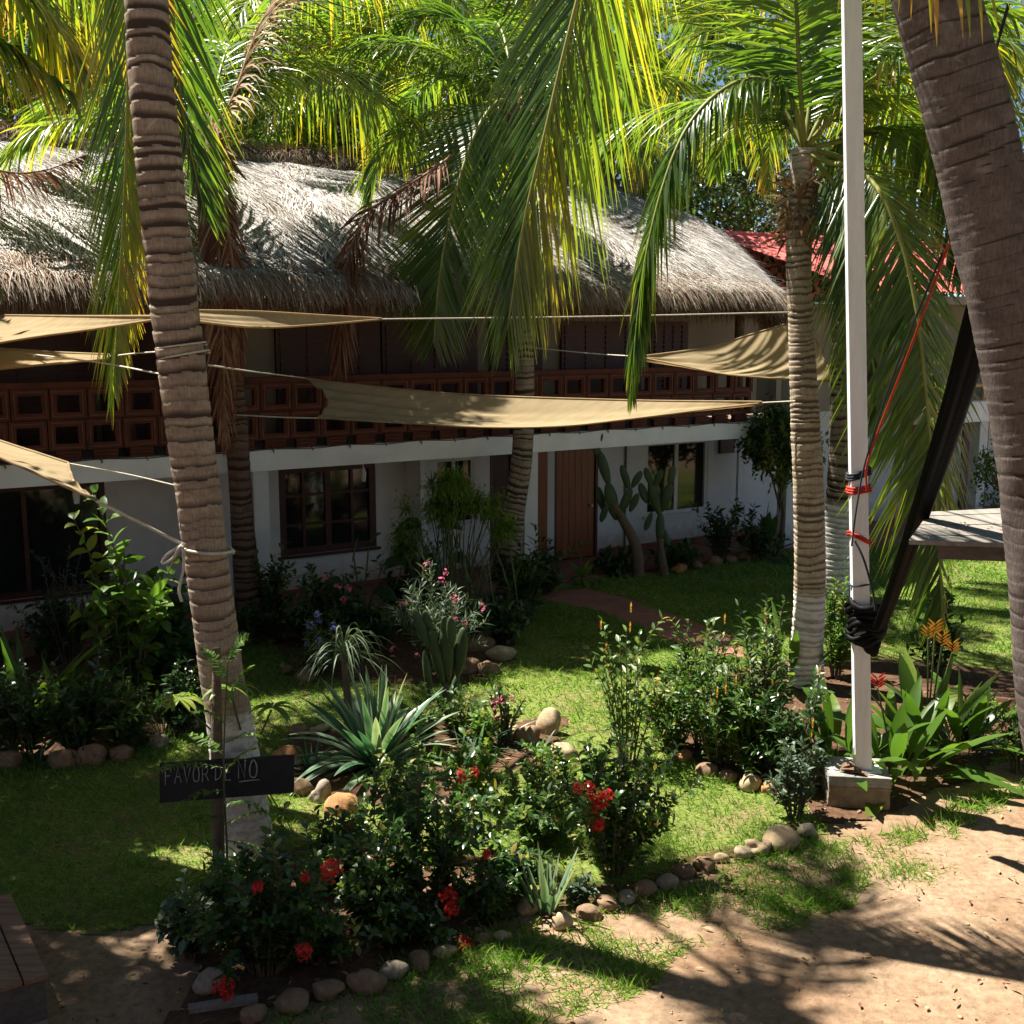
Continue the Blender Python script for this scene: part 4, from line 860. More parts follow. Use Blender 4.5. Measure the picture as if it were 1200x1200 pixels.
# ------------------------------------------------------------------ shade sails and their ropes
def rope(name, label, pts, r=0.011, m='rope', group='ropes of the shade sails', sag=0.0, n=30, cat='rope', wraps=()):
    P = catmull(pts, n); P[:, 2] -= sag * np.sin(np.linspace(0, PI, n))
    b = MB(); tube(b, P, r, 6)
    for c, R, tilt, turns in wraps:
        a = np.linspace(0, 2 * PI * turns, int(26 * turns)); tube(b, np.stack([c[0] + R * np.cos(a), c[1] + R * np.sin(a), c[2] + tilt * np.cos(a) + 0.02 * a / 6.28], -1), r, 6)
    o = b.build(name, M[m], loc=P[0]); return tag(o, label, cat, group)
def sail(name, label, top, bot, belly=0.12, bow=0.0, wr=0.02, seed=0):
    ns, nt = 90, 34
    A = catmull([D(*p) for p in top], ns); B = catmull([D(*p) for p in bot], ns)
    s = np.linspace(0, 1, ns)[:, None]; t = np.linspace(0, 1, nt)[None, :]
    P = A[:, None, :] * (1 - t)[..., None] + B[:, None, :] * t[..., None]
    P[..., 2] -= belly * np.sin(PI * t) * np.sin(PI * np.clip(s * .9 + .06, 0, 1))
    P[..., 0] += bow * np.sin(PI * t) * (1 - s) ** 4
    P[..., 2] += wr * (np.sin(t * 26 + 3 * np.sin(s * 3 + seed)) * (1 - s) ** 3 + 0.5 * np.sin(t * 19 + seed) * s ** 4) * np.sin(PI * t)
    idx = np.arange(ns * nt).reshape(ns, nt); b = MB()
    b.add(P.reshape(-1, 3), np.stack([idx[:-1, :-1], idx[1:, :-1], idx[1:, 1:], idx[:-1, 1:]], -1).reshape(-1, 4))
    o = b.build(name, M['sail'], loc=P[0, 0]); tag(o, label, 'shade sail', 'shade sails')
    h = MB()
    for e in (P[:, 0], P[:, -1], P[0, :], P[-1, :]): tube(h, e + [0, 0, 0.003], 0.011, 5)
    h.build('hem', M['sail'], o, P[0, 0])
    return o
sail('shade_sail', 'large beige shade sail stretched in front of the clay balustrade', [(358, 443, 15.6), (400, 449, 15.5), (540, 462, 15.0), (730, 469, 14.1), (892, 471, 13.2)],
     [(372, 490, 14.9), (470, 496, 14.7), (570, 501, 14.3), (660, 499.5, 13.9), (740, 491, 13.6), (820, 481, 13.4), (893, 472.5, 13.2)], 0.10, 0.22, 0.035)
sail('shade_sail', 'topmost beige shade sail at the left edge, narrowing to the tall palm trunk', [(182, 371, 9.0), (90, 371, 10.0), (0, 370, 10.6), (-220, 368, 11.2)], [(182, 375, 9.0), (110, 386, 9.5), (0, 402, 9.8), (-200, 440, 10.0)], 0.05, 0, 0.012)
sail('shade_sail', 'thin beige shade sail right of the tall sign palm, reaching to the hanging dead frond', [(214, 364, 10.0), (300, 365.5, 11.0), (380, 370, 12), (447, 373.5, 12.6)], [(210, 375, 9.6), (300, 384, 10.6), (370, 381, 11.7), (447, 374.5, 12.6)], 0.05, 0, 0.012)
sail('shade_sail', 'beige shade sail end tied behind the bright green hanging frond', [(128, 416, 10.4), (60, 413, 10.7), (0, 409, 10.8), (-200, 398, 11.0)], [(126, 421, 10.2), (60, 427, 10.3), (0, 433, 10.4), (-180, 452, 10.6)], 0.04, 0, 0.01)
sail('shade_sail', 'slanted sunlit shade sail corner at the left edge above the leafy shrub', [(80, 543, 8.95), (40, 530, 9.1), (0, 517, 9.3), (-200, 450, 10.2)], [(113, 587, 8.2), (50, 559, 8.25), (0, 537, 8.3), (-180, 458, 8.6)], 0.04, -0.05, 0.012)
sail('shade_sail', 'beige shade sail tied to the pale ringed palm right of the railing', [(750, 418, 15.0), (830, 407, 15.0), (880, 392, 14.9), (945, 373, 14.6)], [(751, 419, 15.0), (800, 429, 14.7), (860, 440, 14.4), (978, 448, 14.0)], 0.10, 0, 0.03)
rope('rope', 'long taut rope from the thin sail to the pale ringed palm', [D(446, 374, 12.6), D(690, 371, 12.9), D(925, 366, 13.0)], 0.009)
rope('rope', 'rope tying the big sail upper corner to the tall sign palm', [D(245, 428, 8.6), D(300, 436, 11.8), D(358, 443, 15.6)], 0.008, wraps=[(D(216, 418, YA), 0.185, 0.03, 1)])
rope('rope', 'rope from the big sail lower corner to the dark trunked palm', [D(274, 486, 15.3), D(330, 489, 15.1), D(373, 490, 14.9)], 0.010)
rope('rope', 'short rope from the big sail tip to the pale ringed palm', [D(893, 472, 13.2), D(912, 471, 13.1), D(932, 470, 12.95)], 0.009)
rope('rope', 'thin rope from the railing sail to the slender palm by the column', [D(620, 407, 17.15), D(690, 414, 16.2), D(750, 418, 15.0)], 0.009)
rope('rope', 'pale rope with a loose bow from the sunlit sail corner to the tall palm', [D(113, 587, 8.2), D(165, 613, 8.4), D(214, 638, 8.55)], 0.013, wraps=[(D(245, 645, YA), 0.185, -0.02, 1)])
rope('rope', 'loose rope bow and tail hanging at the left of the tall palm trunk', [D(214, 638, 8.5), D(196, 650, 8.48), D(190, 660, 8.47), D(202, 655, 8.46), D(213, 640, 8.46), D(215, 665, 8.46), D(210, 690, 8.46), D(213, 705, 8.46)], 0.012, n=60)
rope('rope', 'thin rope from the upper corner of the sunlit sail to the tall palm', [D(80, 543, 8.95), D(150, 556, 8.8), D(206, 569, 8.65)], 0.006)
rope('rope', 'thin rope from the left middle sail to the tall palm', [D(0, 411, 11.1), D(110, 424, 9.8), D(192, 439, 8.6)], 0.007)
rope('rope', 'rope running from the green frond to the tall palm above the balustrade', [D(126, 418, 10.2), D(160, 414, 9.4), D(190, 412, 8.65)], 0.007, wraps=[(D(213, 407, YA), 0.18, 0.02, 1)])

# ------------------------------------------------------------------ white post on its concrete block
pb = G(1006, 948); PZ = 0.30
blk = thing('concrete_block', 'square concrete block carrying the white metal post', 'block', pb)
ca, sa = math.cos(-0.13), math.sin(-0.13)
def R2(x, y): return np.array([x * ca - y * sa, x * sa + y * ca, 0])
def rbox(b, c, hx, hy, z0, z1, tint=0.5, mi=0, taper=1.0):
    lo = [c + R2(x, y) + [0, 0, z0] for x, y in ((-hx, -hy), (hx, -hy), (hx, hy), (-hx, hy))]
    hi = [c + R2(x * taper, y * taper) + [0, 0, z1] for x, y in ((-hx, -hy), (hx, -hy), (hx, hy), (-hx, hy))]
    hexa(b, lo, hi, tint, mi)
c0 = pb + [0.03, 0.22, 0]
def chipped(name, m, hx, hy, z0, z1, parent, seed):
    bm = bmesh.new(); bmesh.ops.create_cube(bm, size=2)
    bmesh.ops.subdivide_edges(bm, edges=bm.edges[:], cuts=14, use_grid_fill=True)
    bmesh.ops.bevel(bm, geom=[e for e in bm.edges if len(e.link_faces) == 2 and e.calc_face_angle(0) > 1], offset=0.03, segments=2, affect='EDGES')
    for v in bm.verts:
        p = v.co; k = mnoise.noise(Vector((p.x * 4 + seed, p.y * 4, p.z * 3))) * 0.018 + mnoise.noise(Vector((p.x * 11, p.y * 11 + seed, p.z * 9))) * 0.008
        w = R2(p.x * hx * (1 + k), p.y * hy * (1 + k)); v.co = Vector(c0 + w + [0, 0, (z0 + z1) / 2 + p.z * (z1 - z0) / 2 * (1 + k * 0.3)]) - Vector(pb)
    me = bpy.data.meshes.new(name); bm.to_mesh(me); bm.free(); me.materials.append(m)
    o = bpy.data.objects.new(name, me); col.objects.link(o); o.parent = parent; return o
chipped('lower_block', M['block'], 0.262, 0.235, -0.02, 0.205, blk, 1); chipped('cap_slab', M['concrete'], 0.268, 0.24, 0.207, 0.30, blk, 5)
pc = D(1009, 914, c0[1] - 0.02); pc = np.array([pc[0], c0[1] - 0.04, 0.302])
post = thing('metal_post', 'tall white square metal post standing on the concrete block, hammock cloth tied around it', 'post', pc)
ptop = D(993, -330, pc[1] + 0.05); b = MB(); hx = 0.071
lo = [pc + R2(x, y) + [0, 0, 0.012] for x, y in ((-hx, -hx), (hx, -hx), (hx, hx), (-hx, hx))]; hi = [ptop + R2(x, y) for x, y in ((-hx, -hx), (hx, -hx), (hx, hx), (-hx, hx))]
hexa(b, lo, hi); tub = b.build('tube', M['white_metal'], post, pc, smooth=False)
bv = tub.modifiers.new('bevel', 'BEVEL'); bv.width = 0.008; bv.segments = 2
b = MB(); rbox(b, pc + [0.03, 0.0, 0], 0.12, 0.11, 0.0, 0.010); b.build('base_plate', M['white_metal'], post, pc, smooth=False)
for x, y in ((-.06, -.09), (.12, -.09), (.12, .09)):
    b = MB(); tube(b, [pc + R2(x, y) + [0, 0, .01], pc + R2(x, y) + [0, 0, .03]], 0.012, 6); b.build('bolt', M['alu'], post, pc)
axisp = lambda z: pc + (ptop - pc) * (z - pc[2]) / (ptop[2] - pc[2])
b = MB(); hz = 0.302
hc = np.array([pc[0] - 0.13, pc[1] - 0.10, hz])
blades(b, [hc + [-.10, .03, .012], hc + [-.08, .06, .02], hc + [-.02, .0, .01]], [[1, -.25, .12], [.9, .2, .18], [.6, -.3, .06]], [0, 0, 1], [0.27, 0.20, 0.2], [0.09, 0.08, 0.07], 8, 0.5, 0.35, p_leaf, 0.2)
tag(b.build('dry_leaf_sheath', M['husk'], loc=hc), 'curled dry brown leaf sheath lying on the concrete block', 'dry leaf')

# ropes and hammock on the post
def wrap(name, label, z, m, tilt, turns, r=0.011):
    a = np.linspace(0, 2 * PI * turns, int(30 * turns)); q = axisp(z)
    sq = 0.082 / np.maximum(np.abs(np.cos(a)), np.abs(np.sin(a))) ** 0.8
    b = MB(); tube(b, np.stack([q[0] + sq * np.cos(a + .13), q[1] + sq * np.sin(a + .13), q[2] + tilt * np.cos(a) + 0.022 * a / 6.28], -1), r, 6)
    return tag(b.build(name, M[m], loc=q), label, 'rope', 'ropes on the white post')
def zat(py): return D(1005, py, pc[1])[2]
wrap('rope', 'black rope lashed around the white post, uppermost', zat(560), 'black_rope', 0.03, 3)
wrap('rope', 'red rope lashed around the white post below the black one', zat(578), 'red_rope', 0.01, 3)
wrap('rope', 'red rope loop lower on the white post', zat(634), 'red_rope', -0.05, 2)
wrap('rope', 'thin black cord around the white post above the cloth bundle', zat(686), 'black_rope', 0.01, 1, 0.008)
rope('rope', 'red rope slanting from the upper right down to the white post', [D(1112, 285, 7.2), D(1068, 405, 8.2), D(1037, 485, 8.9), D(1016, 545, 9.2), D(1016, 575, 9.25)], 0.009, 'red_rope', 'ropes on the white post', n=40)
rope('rope', 'black rope slanting beside the red one to the white post', [D(1105, 295, 7.3), D(1058, 410, 8.3), D(1030, 490, 8.95), D(1012, 550, 9.2), D(1003, 600, 9.2), D(998, 640, 9.22)], 0.008, 'black_rope', 'ropes on the white post', n=40)
rope('rope', 'dark cord drawn down from the red loop to the cloth bundle', [D(1002, 634, 9.2), D(1012, 655, 9.15), D(1022, 690, 9.12), D(1026, 715, 9.1)], 0.009, 'black_rope', 'ropes on the white post')
rope('rope', 'thin blue-black cord at the top right beside the leaning palm', [D(1182, 5, 7.0), D(1172, 40, 7.0), D(1163, 72, 7.0)], 0.010, 'black_rope', 'ropes at the leaning palm')
ham = thing('hammock', 'black cloth hammock bunched up between the leaning palm and the white post', 'hammock', D(1080, 580, 8.2))
ho = np.array(ham.location)
HP = catmull([D(1180, 250, 6.75), D(1158, 335, 6.9), D(1130, 440, 7.3), D(1098, 545, 7.9), D(1066, 640, 8.5), D(1042, 705, 8.95), D(1030, 735, 9.1)], 90)
T, S, U = frames(HP, (1, 0.2, 0)); a = np.linspace(0, 2 * PI, 40, endpoint=False); s = np.linspace(0, 1, 90)
rad = np.interp(s, [0, .2, .5, .8, 1], [0.085, 0.092, 0.08, 0.062, 0.05])
fold_ = 1 + 0.16 * np.sin(5 * a[None, :] + 1.2 * np.sin(s[:, None] * 4)) + 0.07 * np.sin(11 * a[None, :] + 4 * s[:, None])
V = HP[:, None, :] + (S[:, None, :] * np.cos(a)[None, :, None] + U[:, None, :] * 0.7 * np.sin(a)[None, :, None]) * (rad[:, None] * fold_)[..., None]
idx = np.arange(90 * 40).reshape(90, 40); nx = np.roll(idx, -1, 1); b = MB(); b.add(V.reshape(-1, 3), np.stack([idx[:-1], nx[:-1], nx[1:], idx[1:]], -1).reshape(-1, 4))
b.build('cloth', M['black_cloth'], ham, ho)
b = MB(); q = axisp(zat(728)); r_ = np.random.default_rng(4)
for k in range(15):       # cloth wound round the post
    zc = q[2] - 0.13 + 0.019 * k + r_.uniform(-.01, .01); aa = np.linspace(0, 2 * PI, 44); R_ = 0.112 + 0.028 * math.sin(k * 0.55 + .3) + r_.uniform(-.008, .008)
    pts = np.stack([q[0] + .05 + R_ * 1.15 * np.cos(aa) * (1 + .06 * np.sin(3 * aa + k)), q[1] + R_ * np.sin(aa), zc + 0.045 * np.sin(aa * 1 + k * .8) + .018 * np.sin(4 * aa + k)], -1)
    tube(b, pts, 0.024 + 0.009 * np.sin(aa * 3 + k * 2), 8, cap=False)
lump(b, q + [.06, 0, 0], (0.125, 0.105, 0.15), 0.15, 3)
b.build('bundle', M['black_cloth'], ham, ho)
b = MB(); lump(b, q + np.array([0.10, -.05, -0.20]), (0.075, 0.06, 0.11), 0.3, 8); lump(b, q + np.array([0.05, -.08, -0.16]), (0.05, 0.05, 0.10), 0.3, 9); b.build('loose_end', M['black_cloth'], ham, ho)

# ------------------------------------------------------------------ black sign board on a stake
YS = 8.28
so_ = G(257, 1072); sign = thing('garden_sign', 'black wooden sign with chalk letters FAVOR DE NO beside the palm foot', 'sign', so_)
c_ = [D(187, 895, YS), D(345, 885, YS), D(344, 929, YS), D(187, 941, YS)]; th_ = np.array([0, 0.022, 0])
b = MB(); hexa(b, [c_[3], c_[2], c_[2] + th_, c_[3] + th_], [c_[0], c_[1], c_[1] + th_, c_[0] + th_]); b.build('board', M['board'], sign, so_, smooth=False)
b = MB(); tube(b, [D(257, 1085, YS + .06), D(256, 980, YS + .06), D(254, 870, YS + .06), D(254, 760, YS + .07)], [0.05, 0.048, 0.045, 0.03], 8); b.build('stake', M['bark'], sign, so_)
GL = {'F': [[(0, 0), (0, 1)], [(0, 1), (.8, 1)], [(0, .55), (.6, .55)]], 'A': [[(0, 0), (.42, 1), (.85, 0)], [(.18, .4), (.68, .4)]], 'V': [[(0, 1), (.4, 0), (.85, 1)]],
      'O': [[(.4 + .4 * math.sin(t), .5 + .5 * math.cos(t)) for t in np.linspace(0, 6.28, 15)]], 'R': [[(0, 0), (0, 1), (.6, .95), (.7, .72), (.5, .52), (0, .5)], [(.35, .5), (.8, 0)]],
      'D': [[(0, 0), (0, 1), (.5, .9), (.75, .5), (.5, .08), (0, 0)]], 'E': [[(.7, 1), (0, 1), (0, 0), (.7, 0)], [(0, .52), (.55, .52)]], 'N': [[(0, 0), (0, 1), (.7, 0), (.7, 1)]]}
b = MB(); ex = (c_[1] - c_[0]); ez = (c_[3] - c_[0])
def pt(u, v): return c_[0] + ex * u + ez * v + np.array([0, -0.006, 0])
def stroke(p, w=0.005):
    p = np.array(p); tube(b, p, w * np.random.default_rng(int(abs(p[0, 0]) * 1e5) % 999).uniform(.75, 1.2, len(p)), 5)
x = 0.045
for word, h, w_, v0 in (('FAVOR', .40, .060, .12), ('DE', .40, .062, .10), ('NO', .45, .072, .06)):
    for ch in word:
        for st in GL[ch]: stroke([pt(x + p[0] * w_ * .95, v0 + (1 - p[1]) * h + .02 * math.sin(p[0] * 9 + x * 30)) for p in st], 0.0042 if word != 'NO' else 0.0055)
        x += w_ * 1.15
    if word == 'NO': stroke([pt(x - .16, v0 + h + .07), pt(x - .09, v0 + h + .05), pt(x - .01, v0 + h + .045)], 0.0045)
    x += 0.028
b.build('lettering', M['chalk'], sign, so_)

# ------------------------------------------------------------------ wooden deck corner, bottom left
dz = 0.36
p1, p2, p3 = G(57, 1141, dz), G(13, 1046, dz), G(0, 1158, dz)
do = np.array([p1[0], p1[1], 0]); deck = thing('wooden_platform', 'low dark brown wooden platform at the lower left corner', 'platform', do)
e1 = nrm(p3 - p1); e2 = nrm(p2 - p1); L1 = 2.6; L2 = np.linalg.norm(p2 - p1)
nb = 7; wd = 0.145
for k in range(nb):
    a0 = p1 + e1 * (k * wd + 0.004); a1 = p1 + e1 * ((k + 1) * wd - 0.006)
    b = MB(); j = 0.004 * math.sin(k * 2.1); top = [a0 + [0, 0, j], a1 + [0, 0, j], a1 + e2 * L2 + [0, 0, j], a0 + e2 * L2 + [0, 0, j]]
    hexa(b, [q - [0, 0, .035] for q in top], top); o = b.build('plank', M['deck'], deck, do, smooth=False)
    bv = o.modifiers.new('bevel', 'BEVEL'); bv.width = 0.005; bv.segments = 2
b = MB(); f0, f1, f2, f3 = [p1 + e1 * .02 + e2 * .02, p1 + e1 * (nb * wd - .02) + e2 * .02, p1 + e1 * (nb * wd - .02) + e2 * (L2 - .02), p1 + e1 * .02 + e2 * (L2 - .02)]
bt = [np.array([q[0], q[1], 0.06]) for q in (f0, f1, f2, f3)]; tp = [q - [0, 0, 0.04] for q in (f0, f1, f2, f3)]; hexa(b, bt, tp); b.build('apron', M['dark_wood'], deck, do, smooth=False)
b = MB(); hexa(b, [np.array([q[0], q[1], -0.02]) for q in (f0, f1, f2, f3)], [np.array([q[0], q[1], 0.058]) for q in (f0, f1, f2, f3)]); b.build('plinth', M['concrete'], deck, do, smooth=False)

# ------------------------------------------------------------------ small wooden roof at the right
Yq = 7.4
q0 = D(1065, 633, Yq); zq = q0[2]
ko = np.array([5.1, 7.6, 0]); kiosk = thing('wooden_shelter', 'weathered flat wooden roof corner with dark fascia behind the leaning palm', 'shelter', ko)
t_ = [q0, q0 + [3.2, -0.55, 0], q0 + [3.6, 2.0, 0], q0 + [0.55, 1.15, 0]]
nbd = 6; b = MB()
for k in range(nbd):
    f, g_ = k / nbd + .004, (k + 1) / nbd - .004
    l0, l1, r0_, r1_ = t_[0] + (t_[3] - t_[0]) * f, t_[0] + (t_[3] - t_[0]) * g_, t_[1] + (t_[2] - t_[1]) * f, t_[1] + (t_[2] - t_[1]) * g_
    j = np.array([0, 0, .003 * (k % 2)]); hexa(b, [l0 - [0, 0, .03] + j, r0_ - [0, 0, .03] + j, r1_ - [0, 0, .03] + j, l1 - [0, 0, .03] + j], [l0 + j, r0_ + j, r1_ + j, l1 + j])
b.build('roof_boards', M['grey_wood'], kiosk, ko, smooth=False)
b = MB(); i0, i1, i2, i3 = t_[0] + [.24, .12, 0], t_[1] + [-.1, .12, 0], t_[2] + [-.1, -.1, 0], t_[3] + [.1, -.1, 0]
hexa(b, [q - [0, 0, .15] for q in (i0, i1, i2, i3)], [q - [0, 0, .036] for q in (i0, i1, i2, i3)]); b.build('fascia', M['dark_wood'], kiosk, ko, smooth=False)
for q in (i1 + [-.2, .2, 0], i2 + [-.2, -.2, 0], i0 + [2.0, .1, 0], i3 + [2.0, -.1, 0]):
    b = MB(); tube(b, [np.array([q[0], q[1], -.02]), np.array([q[0], q[1], zq - .15])], 0.06, 8); b.build('support_post', M['bark'], kiosk, ko)
b = MB(); r_ = np.random.default_rng(2); n = 26; p_ = q0 + np.stack([r_.uniform(.3, 1.0, n), r_.uniform(.1, .7, n), np.full(n, .006)], -1)
blades(b, p_, np.stack([r_.normal(size=n), r_.normal(size=n), 0 * p_[:, 0]], -1), [0, 0, 1], r_.uniform(.02, .05, n), r_.uniform(.01, .025, n), 2, -0.2, .2, p_leaf, r_.random(n))
tag(b.build('leaf_litter', M['dead_palm'], loc=q0), kind='stuff')

# ------------------------------------------------------------------ border stones
def stone(px, py, w, kind, label, hgt=0.75, group='stones edging the front bed', bury=0.27, yaw=None):
    p = G(px, py + w * hgt * 0.35); m = mpp(p); r = w * m / 2 * 0.95
    sd = int(px * 7 + py * 13); rr = np.random.default_rng(sd)
    b = MB(); lump(b, (0, 0, 0), (r, r * rr.uniform(.65, 1.0), r * hgt * rr.uniform(.8, 1.15)), rr.uniform(.13, .24), sd, rot=rr.uniform(-.5, .5) if yaw is None else yaw)
    o = b.build('border_stone', ROCK[kind], loc=(0, 0, 0)); o.location = (p[0], p[1], r * hgt * (1 - bury * 2) + 0.01)
    return tag(o, label, 'stone', group)
FS = [(617, 1060, 27, 'tan', 'round tan stone lit from the left beside the snake plant'), (658, 1078, 30, 'tan', 'flat tan stone in front of the snake plant'),
 (690, 1068, 30, 'brown', 'dark brown stone directly right of the flat tan stone by the snake plant'), (711, 1057, 27, 'brown', 'brown stone under the red ixora flower near the snake plant'),
 (735, 1050, 26, 'grey', 'grey stone in the row below the red flowered shrub'), (757, 1041, 28, 'brown', 'round brown stone below the middle of the red flowered shrub'),
 (781, 1033, 26, 'grey', 'greyish stone at the right foot of the red flowered shrub'), (803, 1021, 24, 'brown', 'small brown stone in shade right of the red flowered shrub'),
 (822, 1013, 26, 'brown', 'flat brown stone midway between the shrub and the sunlit stones'), (845, 1004, 24, 'tan', 'low tan stone half sunk in the dry soil'),
 (868, 1000, 26, 'pale', 'pale low stone left of the three sunlit stones'), (888, 992, 30, 'tan', 'sunlit tan stone, leftmost of the three near the concrete block'),
 (915, 981, 38, 'tan', 'biggest sunlit tan stone near the concrete block'), (946, 972, 28, 'grey', 'grey brown stone nearest the concrete block'),
 (588, 1096, 24, 'tan', 'tan stone half hidden under the middle red flowered bush'), (567, 1100, 22, 'brown', 'small brown stone under the lowest red flower'), (520, 1114, 30, 'tan', 'tan stone left of the lowest red flower'),
 (492, 1127, 32, 'brown', 'round brown stone in deep shade left of the lowest red flower'), (463, 1137, 30, 'grey', 'smooth grey stone in the shaded front row'),
 (428, 1147, 42, 'brown', 'long brown stone in the shaded front row'), (388, 1156, 42, 'brown', 'large brown boulder in the shaded front row'),
 (345, 1171, 40, 'brown', 'rounded brown boulder near the bottom left red flower'), (298, 1187, 38, 'brown', 'dark brown stone at the bottom below the lower left ixora'),
 (246, 1150, 32, 'grey', 'upright grey stone beside the bottom left red flower')]
for px, py, w, k, lb in FS: stone(px, py, w, k, lb, 1.1 if 'upright' in lb else 0.72)
AS = [(349, 855, 24, 'brown', 'brown stone at the back left of the agave bed'), (372, 854, 24, 'tan', 'tan stone behind the agave leaves at left'), (338, 884, 44, 'orange', 'large reddish boulder beside the sign'),
 (350, 921, 30, 'brown', 'rounded brown stone below the sign right end'), (374, 927, 26, 'grey', 'tall upright grey stone left of the agave'), (405, 943, 40, 'orange', 'flat reddish stone below the agave'),
 (512, 940, 34, 'pale', 'big pale stone glimpsed among the middle red flowered bush'), (594, 858, 26, 'tan', 'sunlit tan stone below the pink desert rose'), (617, 862, 30, 'brown', 'dark stone right of the desert rose'),
 (644, 848, 26, 'tan', 'upright tan stone at the lawn edge of the agave bed'), (655, 880, 40, 'tan', 'large round tan stone at the right end of the agave bed'), (640, 893, 24, 'pale', 'small pale stone in front of the large round stone'),
 (586, 764, 32, 'pale', 'pale boulder behind the pink desert rose'), (560, 752, 34, 'brown', 'brown boulder right of the prickly pear'), (546, 780, 28, 'brown', 'shaded brown stone at the prickly pear foot'), (571, 782, 26, 'brown', 'low brown stone in front of the pale boulder')]
for px, py, w, k, lb in AS: stone(px, py, w, k, lb, 1.25 if 'upright' in lb else 0.78, 'stones around the agave bed')
LS = [(8, 890, 34, 'brown', 'dark brown stone at the left edge of the shaded bed'), (75, 889, 34, 'brown', 'brown stone below the dark shrubs at far left'), (110, 884, 36, 'brown', 'broad brown stone below the shaded shrubs at left'),
 (142, 881, 30, 'brown', 'brown stone left of the pale ones in the left bed edge'), (184, 866, 26, 'grey', 'grey stone in the left bed edge, left of the tall palm'), (204, 851, 24, 'tan', 'tan stone near the tall palm in the left bed edge'),
 (222, 847, 28, 'tan', 'tan stone touching the tall palm in the left bed edge'), (205, 748, 24, 'brown', 'brown stone far behind the tall palm trunk'), (224, 744, 24, 'grey', 'grey stone just left of the tall palm trunk near the hotel'),
 (292, 748, 22, 'grey', 'grey stone at the dark trunked palm foot'), (312, 747, 24, 'orange', 'orange stone at the dark trunked palm foot'), (338, 784, 22, 'brown', 'small upright brown stone by the blue flowers'), (356, 790, 26, 'brown', 'brown stone below the blue flowers')]
for px, py, w, k, lb in LS: stone(px, py, w, k, lb, 0.8, 'stones edging the left bed')
RS = [(790, 872, 24, 'tan', 'sunlit tan stone left of the yellow flowered shrubs'), (801, 886, 22, 'orange', 'reddish stone under the yellow flowered shrubs at left'), (829, 901, 26, 'brown', 'brown stone first under the shady shrub edge'),
 (853, 908, 24, 'brown', 'dark brown stone in the middle of the shrub edge'), (880, 916, 32, 'tan', 'larger tan stone in the shrub edge'), (903, 922, 26, 'orange', 'orange stone in the shrub edge'), (926, 929, 28, 'grey', 'grey stone at the small leafy plant by the block'),
 (1147, 822, 40, 'pale', 'flat pale stone right of the heliconias'), (1110, 846, 36, 'orange', 'flat reddish stone below the heliconias')]
for px, py, w, k, lb in RS: stone(px, py, w, k, lb, 0.45 if 'flat' in lb else 0.75, 'stones edging the right bed')
WS = [(796, 665, 20, 'orange', 'orange stone on the lawn edge below the tree cactus'), (836, 657, 18, 'brown', 'brown stone below the aluminium window'), (856, 654, 18, 'brown', 'dark stone under the broad leaf by the right wall'), (874, 651, 18, 'brown', 'last dark stone by the right wall plants'), (815, 661, 16, 'brown', 'small dark stone right of the orange one by the tree cactus')]
for px, py, w, k, lb in WS: stone(px, py, w, k, lb, 0.75, 'stones by the hotel wall')
b = MB(); q = G(262, 1186); hexa(b, [q + [-.2, -.05, 0], q + [.2, .07, 0], q + [.18, .13, 0], q + [-.22, .01, 0]], [q + [-.2, -.05, .05], q + [.2, .07, .05], q + [.18, .13, .05], q + [-.22, .01, .05]])
tag(b.build('wood_offcut', M['grey_wood'], loc=q, smooth=False), 'short pale offcut of wood lying at the bottom of the front bed', 'wood')
# ------------------------------------------------------------------ plants
def stem_paths(o, rx, ry, h, n, r, sub=2, lean=0.0, lo=0.55):
    out = []
    for k in range(n):
        a = 2.39996 * k + r.uniform(-.4, .4); q = math.sqrt((k + .5) / n) * r.uniform(0.85, 1.08)
        tip = o + [rx * q * math.cos(a), ry * q * math.sin(a), h * r.uniform(lo, 1.0) * (1 - 0.38 * q * q)]
        b0 = o + [rx * .14 * math.cos(a), ry * .14 * math.sin(a), -0.02]
        mid = b0 * .5 + tip * .5 + [0, 0, 0.12 * h]
        P = catmull([b0, mid, tip], 10); out.append((P, 1.0))
        for s in range(sub):
            i = r.integers(3, 8); e = P[i] + (tip - b0) * r.uniform(.25, .5) + r.normal(size=3) * np.array([rx, ry, h * .5]) * 0.26
            out.append((catmull([P[i], P[i] * .5 + e * .5 + [0, 0, .03 * h], e], 7), 0.6))
    return out
